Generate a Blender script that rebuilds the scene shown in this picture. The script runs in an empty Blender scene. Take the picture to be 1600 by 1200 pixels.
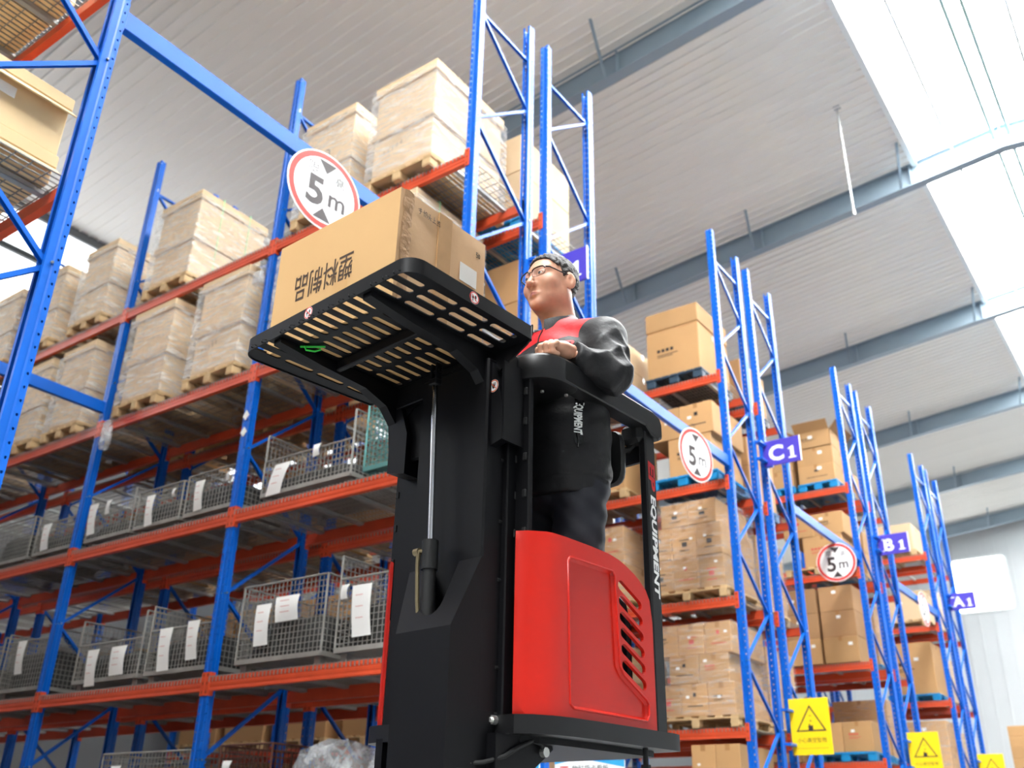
import bpy, math, random
import numpy as np
from mathutils import Vector, Matrix
from mathutils.geometry import delaunay_2d_cdt
random.seed(7); np.random.seed(7)
SC = bpy.context.scene
COL = SC.collection

# ------------------------------------------------------------------ camera
CAM_H = 0.75                       # lens height above the floor
YAW, PIT, ROL, FPX = -0.63131525, 0.44806734, 0.02272629, 1482.632
def cam_axes():
    f = Vector((math.sin(YAW)*math.cos(PIT), math.cos(YAW)*math.cos(PIT), math.sin(PIT)))
    r = f.cross(Vector((0, 0, 1))).normalized(); u = r.cross(f)
    return math.cos(ROL)*r+math.sin(ROL)*u, -math.sin(ROL)*r+math.cos(ROL)*u, f
_r, _u, _f = cam_axes()
cd = bpy.data.cameras.new('camera'); cam = bpy.data.objects.new('camera', cd); COL.objects.link(cam)
cam.matrix_world = Matrix(((_r.x, _u.x, -_f.x, 0), (_r.y, _u.y, -_f.y, 0), (_r.z, _u.z, -_f.z, CAM_H), (0, 0, 0, 1)))
cd.sensor_width = 36; cd.lens = FPX/1600*36; cd.clip_start = .05; cd.clip_end = 300
cd.dof.use_dof = True; cd.dof.focus_distance = 3.15; cd.dof.aperture_fstop = 3.2
SC.camera = cam

# ------------------------------------------------------------------ world, light, exposure
W = bpy.data.worlds.new('sky'); SC.world = W; W.use_nodes = True
bg = W.node_tree.nodes['Background']; bg.inputs[0].default_value = (.93, .97, 1, 1); bg.inputs[1].default_value = SKY_STRENGTH = .26
SKYLIGHT = 22.0                    # glow of the daylight-diffusing roof sheets
vs = SC.view_settings; vs.view_transform = 'Standard'; vs.look = 'None'; vs.gamma = 1; vs.exposure = 0.6; vs.use_curve_mapping = False

# ------------------------------------------------------------------ materials
def lin(c): return tuple((v/12.92 if v <= .04045 else ((v+.055)/1.055)**2.4) for v in [x/255 for x in c])+(1,)
MATS = {}
def mat(name, rgb, rough=.5, metal=0., var=.0, vscale=4., bump=0., bscale=60., rnd=0., emit=0., coat=0., spec=.5, stretch=None):
    """principled material; colour noise 'var', relief 'bump', per-object tint 'rnd'"""
    if name in MATS: return MATS[name]
    m = bpy.data.materials.new(name); m.use_nodes = True; nt = m.node_tree; N = nt.nodes; L = nt.links
    b = N['Principled BSDF']; c = lin(rgb)
    b.inputs['Base Color'].default_value = c; b.inputs['Roughness'].default_value = rough; b.inputs['Metallic'].default_value = metal
    b.inputs['Specular IOR Level'].default_value = spec
    if coat: b.inputs['Coat Weight'].default_value = coat; b.inputs['Coat Roughness'].default_value = .12
    tc = N.new('ShaderNodeTexCoord'); src = tc.outputs['Object']
    if stretch:
        mp = N.new('ShaderNodeMapping'); mp.inputs['Scale'].default_value = stretch; L.new(src, mp.inputs[0]); src = mp.outputs[0]
    if var or rnd:
        mul = N.new('ShaderNodeMix'); mul.data_type = 'RGBA'; mul.blend_type = 'MULTIPLY'; mul.inputs[0].default_value = 1
        mul.inputs[6].default_value = c
        rg = N.new('ShaderNodeMapRange'); rg.inputs[3].default_value = 1-var; rg.inputs[4].default_value = 1+var*.6
        if var:
            no = N.new('ShaderNodeTexNoise'); no.inputs['Scale'].default_value = vscale; no.inputs['Detail'].default_value = 6
            L.new(src, no.inputs['Vector']); L.new(no.outputs[0], rg.inputs[0]); rg.inputs[1].default_value = .25; rg.inputs[2].default_value = .75
        else: rg.inputs[0].default_value = .6
        out = rg.outputs[0]
        if rnd:
            oi = N.new('ShaderNodeObjectInfo'); r2 = N.new('ShaderNodeMapRange'); r2.inputs[3].default_value = 1-rnd; r2.inputs[4].default_value = 1+rnd*.5
            L.new(oi.outputs['Random'], r2.inputs[0]); mm = N.new('ShaderNodeMath'); mm.operation = 'MULTIPLY'
            L.new(out, mm.inputs[0]); L.new(r2.outputs[0], mm.inputs[1]); out = mm.outputs[0]
        L.new(out, mul.inputs[7]); L.new(mul.outputs[2], b.inputs['Base Color'])
    if bump:
        nb = N.new('ShaderNodeTexNoise'); nb.inputs['Scale'].default_value = bscale; nb.inputs['Detail'].default_value = 4; L.new(src, nb.inputs['Vector'])
        bp = N.new('ShaderNodeBump'); bp.inputs['Strength'].default_value = bump; bp.inputs['Distance'].default_value = .01
        L.new(nb.outputs[0], bp.inputs['Height']); L.new(bp.outputs[0], b.inputs['Normal'])
    if emit: b.inputs['Emission Color'].default_value = c; b.inputs['Emission Strength'].default_value = emit
    MATS[name] = m; return m
def film_mat(name, lo=.16, hi=.82, tint=(236, 236, 234), sc=(2.2, 2.2, 15)):
    """crumpled stretch film: patchy milky highlights over a clear sheet"""
    m = bpy.data.materials.new(name); m.use_nodes = True; nt = m.node_tree; N = nt.nodes; L = nt.links
    b = N['Principled BSDF']; b.inputs['Base Color'].default_value = lin(tint); b.inputs['Roughness'].default_value = .11
    tc = N.new('ShaderNodeTexCoord'); mp = N.new('ShaderNodeMapping'); mp.inputs['Scale'].default_value = sc; mp.inputs['Rotation'].default_value = (.35, .3, .2)
    L.new(tc.outputs['Object'], mp.inputs[0])
    n1 = N.new('ShaderNodeTexNoise'); n1.inputs['Scale'].default_value = 1.9; n1.inputs['Detail'].default_value = 11; n1.inputs['Roughness'].default_value = .62; n1.inputs['Distortion'].default_value = .5
    L.new(mp.outputs[0], n1.inputs['Vector'])
    rg = N.new('ShaderNodeMapRange'); rg.inputs[1].default_value = .47; rg.inputs[2].default_value = .74; rg.inputs[3].default_value = lo; rg.inputs[4].default_value = hi
    L.new(n1.outputs[0], rg.inputs[0])
    bp = N.new('ShaderNodeBump'); bp.inputs['Strength'].default_value = .9; bp.inputs['Distance'].default_value = .03
    L.new(n1.outputs[0], bp.inputs['Height']); L.new(bp.outputs[0], b.inputs['Normal'])
    tr = N.new('ShaderNodeBsdfTransparent'); mx = N.new('ShaderNodeMixShader')
    L.new(rg.outputs[0], mx.inputs[0]); L.new(tr.outputs[0], mx.inputs[1]); L.new(b.outputs[0], mx.inputs[2])
    L.new(mx.outputs[0], N['Material Output'].inputs[0]); MATS[name] = m; return m
BLUE = mat('blue_paint', (0, 94, 196), .36, spec=.35, var=.12, vscale=3, coat=.08, bump=.05, bscale=40)
ORANGE = mat('orange_paint', (216, 80, 44), .40, var=.12, vscale=5, coat=.15, bump=.05, bscale=30)
GALV = mat('galvanised_steel', (176, 178, 176), .42, .6, var=.15, vscale=9)
WIRE = mat('wire_steel', (150, 148, 142), .45, .5, var=.1)
BOLT = mat('bolt_zinc', (215, 215, 210), .3, .8)
KRAFT = mat('kraft_board', (190, 147, 98), .8, var=.07, vscale=2.5, bump=.06, bscale=25, rnd=.16)
KRAFT2 = mat('kraft_board_pale', (216, 188, 150), .8, var=.07, vscale=2.5, bump=.06, bscale=25, rnd=.1)
KRAFT3 = mat('kraft_board_dark', (168, 128, 88), .8, var=.08, vscale=2.5, bump=.06, bscale=25, rnd=.12)
TAPE = mat('brown_tape', (172, 128, 84), .25, var=.05)
WOOD = mat('pallet_wood', (206, 174, 128), .75, var=.18, vscale=3, stretch=(1, 1, 6), bump=.15, bscale=20, rnd=.12)
PBLUE = mat('pallet_blue_plastic', (16, 132, 190), .4, var=.08)
PDARK = mat('pallet_dark_plastic', (44, 66, 84), .5, var=.1)
PAPER = mat('white_paper', (238, 238, 234), .8, var=.04, bump=.1, bscale=12)
INK = mat('black_ink', (38, 34, 32), .6); REDINK = mat('red_ink', (196, 70, 60), .6)
FILM = film_mat('stretch_film'); FILM2 = film_mat('stretch_film_light', .05, .45)
STRAP = mat('green_strap', (150, 214, 150), .4)

# ------------------------------------------------------------------ mesh and object helpers
class MB:
    def __init__(s): s.v = []; s.f = []; s.m = []
    def add(s, vs, fs, mi=0):
        o = len(s.v); s.v += [tuple(p) for p in vs]; s.f += [tuple(i+o for i in f) for f in fs]; s.m += [mi]*len(fs); return s
    def box(s, x0, x1, y0, y1, z0, z1, mi=0):
        return s.add([(x, y, z) for z in (z0, z1) for y in (y0, y1) for x in (x0, x1)],
                     [(0, 2, 3, 1), (4, 5, 7, 6), (0, 1, 5, 4), (2, 6, 7, 3), (0, 4, 6, 2), (1, 3, 7, 5)], mi)
    def cbox(s, x0, x1, y0, y1, z0, z1, c=.004, mi=0):
        """box with chamfered edges"""
        V = []; idx = {}
        X = (x0, x1); Y = (y0, y1); Z = (z0, z1)
        for i in (0, 1):
            for j in (0, 1):
                for k in (0, 1):
                    p = (X[i], Y[j], Z[k]); d = (c if i == 0 else -c, c if j == 0 else -c, c if k == 0 else -c)
                    for a in range(3):
                        q = [p[t]+(d[t] if t != a else 0) for t in range(3)]; idx[(i, j, k, a)] = len(V); V.append(q)
        F = []
        for a in range(3):
            b, g = (a+1) % 3, (a+2) % 3
            for sgn in (0, 1):
                def key(u, w):
                    t = [0, 0, 0]; t[a] = sgn; t[b] = u; t[g] = w; return idx[(*t, a)]
                q = [key(0, 0), key(1, 0), key(1, 1), key(0, 1)]; F.append(q if sgn else q[::-1])
            for u in (0, 1):
                for w in (0, 1):       # edge running along axis a
                    def k2(e, ax):
                        t = [0, 0, 0]; t[a] = e; t[b] = u; t[g] = w; return idx[(*t, ax)]
                    q = [k2(0, b), k2(1, b), k2(1, g), k2(0, g)]; F.append(q if (u != w) else q[::-1])
        for i in (0, 1):
            for j in (0, 1):
                for k in (0, 1):
                    q = [idx[(i, j, k, a)] for a in range(3)]; F.append(q if (i+j+k) % 2 else q[::-1])
        return s.add(V, F, mi)
    def bar(s, p, q, w, h, up=(0, 0, 1), mi=0):
        """rectangular bar from p to q, w across, h along 'up'"""
        p = Vector(p); q = Vector(q); d = (q-p).normalized(); up = Vector(up)
        sd = d.cross(up)
        if sd.length < 1e-4: sd = d.cross(Vector((1, 0, 0)))
        sd.normalize(); u = sd.cross(d)
        V = [e+sd*a*w/2+u*b*h/2 for e in (p, q) for a, b in ((-1, -1), (1, -1), (1, 1), (-1, 1))]
        return s.add(V, [(0, 1, 2, 3), (7, 6, 5, 4), (0, 4, 5, 1), (1, 5, 6, 2), (2, 6, 7, 3), (3, 7, 4, 0)], mi)
    def tube(s, p, q, r, n=8, r2=None, cap=True, mi=0):
        return s.path([p, q], [r, r if r2 is None else r2], n, cap, mi)
    def path(s, P, R, n=8, cap=True, mi=0):
        P = [Vector(p) for p in P]; R = R if hasattr(R, '__len__') else [R]*len(P)
        V = []; F = []; up = None
        for i, p in enumerate(P):
            d = ((P[min(i+1, len(P)-1)]-P[max(i-1, 0)])).normalized()
            if up is None: up = Vector((0, 0, 1)) if abs(d.z) < .9 else Vector((1, 0, 0))
            a = d.cross(up).normalized(); up = a.cross(d)
            V += [p+(a*math.cos(t)+up*math.sin(t))*R[i] for t in [2*math.pi*k/n for k in range(n)]]
        for i in range(len(P)-1):
            for k in range(n): F.append((i*n+k, i*n+(k+1) % n, (i+1)*n+(k+1) % n, (i+1)*n+k))
        if cap: F.append(tuple(range(n))[::-1]); F.append(tuple((len(P)-1)*n+k for k in range(n)))
        return s.add(V, F, mi)
    def prism(s, poly, fn0, fn1, mi=0):
        """closed polygon swept between two placements fn(u,v)->xyz"""
        n = len(poly)
        V = [fn0(*p) for p in poly]+[fn1(*p) for p in poly]
        return s.add(V, [tuple(range(n))[::-1], tuple(range(n, 2*n))]+[(i, (i+1) % n, n+(i+1) % n, n+i) for i in range(n)], mi)
    def lathe(s, prof, c=(0, 0, 0), n=20, mi=0):
        V = []; F = []
        for r, z in prof: V += [(c[0]+r*math.cos(2*math.pi*k/n), c[1]+r*math.sin(2*math.pi*k/n), c[2]+z) for k in range(n)]
        for i in range(len(prof)-1):
            for k in range(n): F.append((i*n+k, i*n+(k+1) % n, (i+1)*n+(k+1) % n, (i+1)*n+k))
        F.append(tuple(range(n))[::-1]); F.append(tuple((len(prof)-1)*n+k for k in range(n)))
        return s.add(V, F, mi)
    def merge(s, o, fn=None, mi=None):
        off = len(s.v); s.v += [tuple(fn(*p)) if fn else p for p in o.v]; s.f += [tuple(i+off for i in f) for f in o.f]
        s.m += [x if mi is None else mi for x in o.m]; return s
    def mesh(s, name, mats, smooth=False, ang=35):
        me = bpy.data.meshes.new(name); me.from_pydata(s.v, [], s.f)
        for m in (mats if isinstance(mats, (list, tuple)) else [mats]): me.materials.append(m)
        if any(s.m): me.polygons.foreach_set('material_index', s.m)
        if smooth: me.polygons.foreach_set('use_smooth', [True]*len(s.f)); me.set_sharp_from_angle(angle=math.radians(ang))
        me.update(); return me
    def build(s, name, mats, parent=None, smooth=False, ang=35, **k):
        return O(name, s.mesh(name, mats, smooth, ang), parent, **k)
def O(name, me, parent=None, loc=(0, 0, 0), rot=None, label=None, cat=None, group=None, kind=None):
    o = bpy.data.objects.new(name, me); COL.objects.link(o); o.location = loc
    if rot is not None: o.rotation_euler = rot if hasattr(rot, '__len__') else (0, 0, rot)
    if parent is not None: o.parent = parent
    if label: o['label'] = label
    if cat: o['category'] = cat
    if group: o['group'] = group
    if kind: o['kind'] = kind
    return o
def thing(name, loc, label, cat, group=None, rot=None): return O(name, None, None, loc, rot, label, cat, group)
def inside(P, poly):
    x, y = P[:, 0], P[:, 1]; r = np.zeros(len(P), bool); n = len(poly)
    for i in range(n):
        (x1, y1), (x2, y2) = poly[i], poly[(i+1) % n]
        if y1 == y2: continue
        r ^= ((y1 > y) != (y2 > y)) & (x < (x2-x1)*(y-y1)/(y2-y1)+x1)
    return r
def plate2d(outer, holes=(), loops=(), pts=()):
    """triangulate a flat outline with holes -> verts, tris"""
    V = []; E = []
    for lp in [outer]+list(holes)+list(loops):
        o = len(V); V += [Vector(p) for p in lp]; E += [(o+i, o+(i+1) % len(lp)) for i in range(len(lp))]
    V += [Vector(p) for p in pts]
    r = delaunay_2d_cdt(V, E, [], 0, 1e-6)
    vv = np.array([tuple(p) for p in r[0]]); ff = np.array(r[2])
    c = vv[ff].mean(1); k = inside(c, outer)
    for h in holes: k &= ~inside(c, h)
    return [tuple(p) for p in vv], [tuple(int(i) for i in f) for f in ff[k]]
def sheet(outer, holes, place, th=None, loops=(), pts=(), mb=None, mi=0):
    """plate2d placed in space by place(u,v,w); w runs through the thickness th"""
    mb = mb or MB(); v, f = plate2d(outer, holes, loops, pts)
    mb.add([place(a, b, 0) for a, b in v], f, mi)
    if th:
        mb.add([place(a, b, th) for a, b in v], [t[::-1] for t in f], mi)
        for lp in [outer]+list(holes):
            n = len(lp); mb.add([place(a, b, 0) for a, b in lp]+[place(a, b, th) for a, b in lp], [(i, (i+1) % n, n+(i+1) % n, n+i) for i in range(n)], mi)
    return mb
def stadium(cx, cy, L, w, ang=0, n=6):
    P = []
    for s, base in ((1, -90), (-1, 90)):
        for k in range(n+1):
            t = math.radians(base+180*k/n); P.append((s*(L-w)/2+w/2*math.cos(t), w/2*math.sin(t)))
    ca, sa = math.cos(ang), math.sin(ang); return [(cx+x*ca-y*sa, cy+x*sa+y*ca) for x, y in P]
def rrect(x0, x1, y0, y1, r, n=5):
    P = []
    for cx, cy, b in ((x1-r, y0+r, -90), (x1-r, y1-r, 0), (x0+r, y1-r, 90), (x0+r, y0+r, 180)):
        P += [(cx+r*math.cos(math.radians(b+90*k/n)), cy+r*math.sin(math.radians(b+90*k/n))) for k in range(n+1)]
    return P
def circle(r, n=32, cx=0, cy=0): return [(cx+r*math.cos(2*math.pi*k/n), cy+r*math.sin(2*math.pi*k/n)) for k in range(n)]
# lettering: every text is turned into a flat mesh first, while the scene is still small
TEXTS = {}
def text_mesh(body, size=1., bold=0., shear=0., sp=1., kx=1.):
    key = (body, size, bold, shear, sp, kx)
    if key in TEXTS: return TEXTS[key]
    c = bpy.data.curves.new('lettering', 'FONT'); c.body = body; c.size = size; c.align_x = 'CENTER'; c.align_y = 'CENTER'; c.offset = bold; c.shear = shear
    c.space_character = sp; c.resolution_u = 3; c.fill_mode = 'FRONT'
    o = bpy.data.objects.new('lettering', c); COL.objects.link(o); bpy.context.view_layer.update()
    dg = bpy.context.evaluated_depsgraph_get(); me = bpy.data.meshes.new_from_object(o.evaluated_get(dg))
    co = np.array([v.co[:] for v in me.vertices]); 
    if len(co):
        mid = (co.max(0)+co.min(0))/2; co -= mid; co[:, 0] *= kx
    fs = [tuple(p.vertices) for p in me.polygons]
    bpy.data.objects.remove(o); bpy.data.meshes.remove(me); bpy.data.curves.remove(c)
    TEXTS[key] = (co, fs); return TEXTS[key]
def put_text(mb, key, place, mi=0, rot=0, cx=0, cy=0, w=0.0):
    co, fs = text_mesh(*key) if not isinstance(key, str) else text_mesh(key)
    ca, sa = math.cos(rot), math.sin(rot)
    mb.add([place(cx+x*ca-y*sa, cy+x*sa+y*ca, w) for x, y, z in co], fs, mi); return mb
# ------------------------------------------------------------------ lettering used later
for t in [('塑料制品', .1, .0008), ('限', .1), ('高', .1), ('5', .3, .01), ('m', .2, .004), ('C', .3, .01), ('1', .3, .01), ('B', .3, .01), ('A', .3, .01), ('D', .3, .01),
          ('小心高空坠物', .07), ('物料货卡看板', .07), ('EP', .1, .004, .15), ('EQUIPMENT', .1, .004, .15)]: text_mesh(*t)

# ------------------------------------------------------------------ building shell
RIDGE_X, EAVE_X, FAR_Y, NEAR_Y, SLOPE = -.9, -16.2, 40.0, -16.0, .1
def roof_z(x): return 13.05+SLOPE*x if x <= RIDGE_X else 13.05+SLOPE*(2*RIDGE_X-x)     # underside of the roof sheets
def raft_z(x): return roof_z(x)-.5
fl = MB().box(EAVE_X-.3, 15, NEAR_Y, FAR_Y, -.2, 0)
fl.build('floor', mat('concrete_floor', (128, 130, 130), .35, var=.12, vscale=1.2), kind='structure', label='smooth grey concrete warehouse floor under the racks')
ROOF = mat('white_sheet_metal', (236, 233, 227), .5, var=.05, vscale=.6, stretch=(.3, 1, 1))
ceil = O('ceiling', None, kind='structure', label='pale grey ribbed sheet metal roof seen from below')
def roof_sheet(xa, xb, w, m, name):
    """one ribbed sheet, ribs along x every 0.2 m, origin on its near edge at x = 0"""
    prof = []; k = int(round(w/.2))
    for i in range(k): prof += [(.2*i, 0), (.2*i+.146, 0), (.2*i+.160, .026), (.2*i+.186, .026)]
    prof.append((w, 0))
    b = MB(); n = len(prof); za = roof_z(xa); zb = roof_z(xb)
    b.add([(xa, y, za-z) for y, z in prof]+[(xb, y, zb-z) for y, z in prof]+[(xa, y, za+.05) for y in (0, w)]+[(xb, y, zb+.05) for y in (0, w)],
          [(i, i+1, n+i+1, n+i) for i in range(n-1)]+[(2*n, 2*n+2, 2*n+3, 2*n+1)])
    return b.mesh(name, m)
sk0, sk1 = -2.45, .65
me_l = roof_sheet(EAVE_X, sk0, 1.0, ROOF, 'roof_sheet'); me_r = roof_sheet(sk1, 14.4, 1.0, ROOF, 'roof_sheet')
y = NEAR_Y
while y < FAR_Y-.01:
    O('roof_sheet', me_l, ceil, (0, y, 0)); O('roof_sheet', me_r, ceil, (0, y, 0)); y += 1.0
# ridge skylight: translucent sheets between white mullions
SKYM = mat('daylight_sheet', (255, 255, 255), .6, emit=SKYLIGHT)
pane = {}
for nm, xa, xb in (('a', sk0, RIDGE_X), ('b', RIDGE_X, sk1)):
    pane[nm] = MB().add([(xa, 0, roof_z(xa)), (xb, 0, roof_z(xb)), (xb, 1.96, roof_z(xb)), (xa, 1.96, roof_z(xa)), (xa, 0, roof_z(xa)+.03), (xb, 0, roof_z(xb)+.03), (xb, 1.96, roof_z(xb)+.03), (xa, 1.96, roof_z(xa)+.03)],
        [(0, 1, 2, 3)[::-1], (4, 5, 6, 7), (0, 1, 5, 4), (1, 2, 6, 5), (2, 3, 7, 6), (3, 0, 4, 7)]).mesh('skylight_sheet', SKYM)
sky_root = O('window_1', None, kind='structure', label='long ridge skylight of glowing translucent sheets')
y = NEAR_Y
while y < FAR_Y-.5:
    for nm in pane: O('skylight_sheet', pane[nm], sky_root, (0, y+.02, 0))
    y += 2.0
STEEL = mat('grey_steel_paint', (142, 158, 170), .45, var=.05, vscale=2)
WHITESTEEL = mat('white_steel', (225, 230, 230), .5)
GREENST = mat('pale_green_steel', (170, 200, 196), .5)
b = MB()
for x, w in ((sk0, .05), (-1.75, .025), (-.2, .025), (sk1, .05)):
    b.box(x-w, x+w, NEAR_Y, FAR_Y, roof_z(x)-.06, roof_z(x)-.002)
b.build('mullion', WHITESTEEL, sky_root)
b = MB()
for dx in (-.13, .13): b.box(RIDGE_X+dx-.03, RIDGE_X+dx+.03, NEAR_Y, FAR_Y, roof_z(RIDGE_X)-.2, roof_z(RIDGE_X)-.05)
b.build('ridge_purlin', GREENST, sky_root)
# portal rafters with fly braces
RAFTERS = [-13.6, -7.6, -1.6, 4.3, 10.42, 16.5, 22.75, 28.5, 34.0, 39.2]
def rafter_mesh():
    b = MB()
    for xa, xb in ((EAVE_X+.15, RIDGE_X), (RIDGE_X, 14.2)):
        for (h0, h1, hw) in ((0, .014, .1), (.486, .5, .1), (.014, .486, .006)):
            V = []
            for x in (xa, xb): V += [(x, -hw, raft_z(x)+h0), (x, hw, raft_z(x)+h0), (x, hw, raft_z(x)+h1), (x, -hw, raft_z(x)+h1)]
            b.add(V, [(0, 1, 2, 3)[::-1], (4, 5, 6, 7), (0, 1, 5, 4), (1, 2, 6, 5), (2, 3, 7, 6), (3, 0, 4, 7)])
    for x in (-11.9, -8.65, -5.6, -2.55, RIDGE_X, .75): b.box(x-.006, x+.006, -.1, .1, raft_z(x)+.014, raft_z(x)+.486)
    return b.mesh('rafter_beam', STEEL)
rm = rafter_mesh()
fb = MB()
for x in (-11.9, -8.65, -5.6, -2.55): fb.bar((x, -.9, roof_z(x)-.03), (x-.2, -.11, raft_z(x)+.0), .05, .012); fb.bar((x-.01, -.9, roof_z(x)-.05), (x-.21, -.11, raft_z(x)-.02), .01, .05)
fbm = fb.mesh('fly_brace', STEEL)
for i, y in enumerate(RAFTERS):
    r = O('trim_%d' % (i+1), rm, None, (0, y, 0), kind='structure', label='grey steel roof rafter crossing under the ribbed ceiling')
    O('fly_brace', fbm, r, (0, 0, 0))
# walls that can be seen: far gable with its window, left eave wall with a strip of windows
GW = mat('white_wall_sheet', (196, 199, 201), .55, var=.03, vscale=1)
DAY = mat('window_daylight', (250, 253, 255), .4, emit=3.0); DAYL = mat('window_daylight_left', (250, 253, 255), .4, emit=1.3)
def ribs(u0, u1, z0, z1, holes, place, mb):
    sheet([(u0, z0), (u1, z0), (u1, z1), (u0, z1)], holes, place, -.06, mb=mb)
b = MB(); wx0, wx1, wz0, wz1 = -7.55, -5.62, 9.0, 11.05
dx0, dx1, dz1 = -5.9, -1.2, 4.35
outer = [(EAVE_X, 0), (dx0, 0), (dx0, dz1), (dx1, dz1), (dx1, 0), (14.4, 0), (14.4, roof_z(14.4)), (RIDGE_X, roof_z(RIDGE_X)), (EAVE_X, roof_z(EAVE_X))]
hole = rrect(wx0, wx1, wz0, wz1, .15)
sheet(outer, [hole], lambda u, v, w: (u, FAR_Y-w, v), -.1, mb=b)
wf = b.build('wall_far', GW, kind='structure', label='white far gable wall of the warehouse')
b = MB()
for k in range(61):
    x = EAVE_X+.3+k*.5
    for za, zb in (((0, wz0-.1), (wz1+.1, roof_z(x))) if wx0 < x < wx1 else ((dz1+.1, roof_z(x)),) if dx0 < x < dx1 else ((0, roof_z(x)),)):
        b.box(x-.02, x+.02, FAR_Y-.015, FAR_Y, za, zb-.02)
b.build('wall_rib', GW, wf)
w2 = sheet(rrect(wx0, wx1, wz0, wz1, .15), [], lambda u, v, w: (u, FAR_Y+.05-w, v), -.02).build('window_2', DAY, kind='structure', label='square bright window high in the far gable wall')
w2f = sheet(rrect(wx0-.06, wx1+.06, wz0-.06, wz1+.06, .2), [hole], lambda u, v, w: (u, FAR_Y-.03-w, v), -.04).build('window_frame', WHITESTEEL, w2)
d1 = MB().box(dx0, dx1, FAR_Y+.06, FAR_Y+.1, 0, dz1).build('door_1', DAY, kind='structure', label='tall bright doorway in the far gable wall')
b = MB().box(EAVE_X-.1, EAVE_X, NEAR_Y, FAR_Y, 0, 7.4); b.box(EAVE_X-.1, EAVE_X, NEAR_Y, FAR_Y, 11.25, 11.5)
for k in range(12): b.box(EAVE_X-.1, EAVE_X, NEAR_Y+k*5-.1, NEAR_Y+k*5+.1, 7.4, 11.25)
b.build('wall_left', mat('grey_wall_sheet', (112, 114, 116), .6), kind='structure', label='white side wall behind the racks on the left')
MB().box(14.3, 14.4, NEAR_Y, FAR_Y, 0, 11.55).build('wall_right', GW, kind='structure', label='white side wall far to the right, out of the picture')  # unseen wall, added so sky fill enters only from behind the camera
w3 = O('window_3', None, kind='structure', label='bright window strip under the left eave')
pm = MB().box(EAVE_X-.09, EAVE_X-.06, .1, 4.9, 7.4, 11.25).mesh('window_pane', DAYL)
fm = MB().box(EAVE_X-.05, EAVE_X+.02, .1, 4.9, 10.35, 10.45).mesh('window_rail', mat('dark_rail', (70, 74, 74), .5))
for k in range(11): O('window_pane', pm, w3, (0, NEAR_Y+k*5, 0)); O('window_rail', fm, w3, (0, NEAR_Y+k*5, 0))
# thin pipe hanging from the roof
hp = MB().tube((0, 0, 0), (0, 0, roof_z(-3.15)-10.44), .018, 10); hp.tube((0, 0, -.05), (0, 0, .06), .026, 10); hp.cbox(-.06, .06, -.06, .06, roof_z(-3.15)-10.46, roof_z(-3.15)-10.44, .004)
hp.build('hanging_pipe', GALV, None, True, loc=(-3.15, 14, 10.44), label='thin grey pipe hanging down from the roof beside the skylight', cat='pipe')

# ------------------------------------------------------------------ pallet racks
RACK_H, DEPTH, BAY = 8.96, .96, 2.72
def perf(b, n, pitch, z0, p0, p1, hole=(.006, .011), mi=0):
    """perforated vertical strip between plan points p0, p1"""
    w = math.hypot(p1[0]-p0[0], p1[1]-p0[1]); ux, uy = (p1[0]-p0[0])/w, (p1[1]-p0[1])/w
    out = [(-w/2, -pitch/2), (0, -pitch/2), (w/2, -pitch/2), (w/2, 0), (w/2, pitch/2), (0, pitch/2), (-w/2, pitch/2), (-w/2, 0)]
    inn = [(-hole[0], -hole[1]*.6), (0, -hole[1]), (hole[0], -hole[1]*.6), (hole[0]*1.1, 0), (hole[0], hole[1]*.6), (0, hole[1]), (-hole[0], hole[1]*.6), (-hole[0]*1.1, 0)]
    cx, cy = (p0[0]+p1[0])/2, (p0[1]+p1[1])/2
    V = []; F = []
    for k in range(n):
        zc = z0+pitch*(k+.5); o = len(V)
        V += [(cx+ux*u, cy+uy*u, zc+v) for u, v in out+inn]
        F += [(o+i, o+(i+1) % 8, o+8+(i+1) % 8, o+8+i) for i in range(8)]
    b.add(V, F, mi)
def upright_mesh():
    b = MB(); pitch = .075; n = int(RACK_H/pitch); H = n*pitch
    def strip(p0, p1): b.add([(p0[0], p0[1], 0), (p1[0], p1[1], 0), (p1[0], p1[1], H), (p0[0], p0[1], H)], [(0, 1, 2, 3)])
    for s in (-1, 1):
        perf(b, n, pitch, 0, (s*.014, 0), (s*.05, 0)); strip((s*.014, 0), (s*.009, .009))
        perf(b, n, pitch, 0, (s*.05, 0), (s*.05, .034), (.0055, .009)); strip((s*.05, .034), (s*.043, .042)); strip((s*.043, .042), (s*.043, .082)); strip((s*.043, .082), (s*.02, .082))
    strip((-.009, .009), (.009, .009))
    return b.mesh('upright', BLUE)
UPM = upright_mesh()
FOOT = MB().cbox(-.07, .07, -.03, .11, 0, .008, .002).mesh('foot_plate', BLUE)
def beam_meshes():
    b = MB(); L = BAY-.1
    prof = [(0, -.115), (.048, -.115), (.048, -.035), (.03, -.035), (.03, 0), (0, 0), (0, -.03), (.004, -.034), (.004, -.05), (0, -.054), (0, -.075), (.004, -.08), (.004, -.095), (0, -.1)]
    b.prism(prof, lambda u, v: (.05, u, v), lambda u, v: (.05+L, u, v))
    con = MB()
    con.box(.002, .052, -.007, -.002, -.155, .045)
    con.box(.05, .056, -.007, .05, -.155, .045)
    hl = MB()
    for z in (-.125, -.05, .02): con.box(.022, .034, -.009, -.006, z-.012, z+.012, 1)
    return b.mesh('beam', ORANGE), con.mesh('connector', [ORANGE, mat('slot_shadow', (120, 38, 20), .7)])
BEAM, CONN = beam_meshes()
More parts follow.
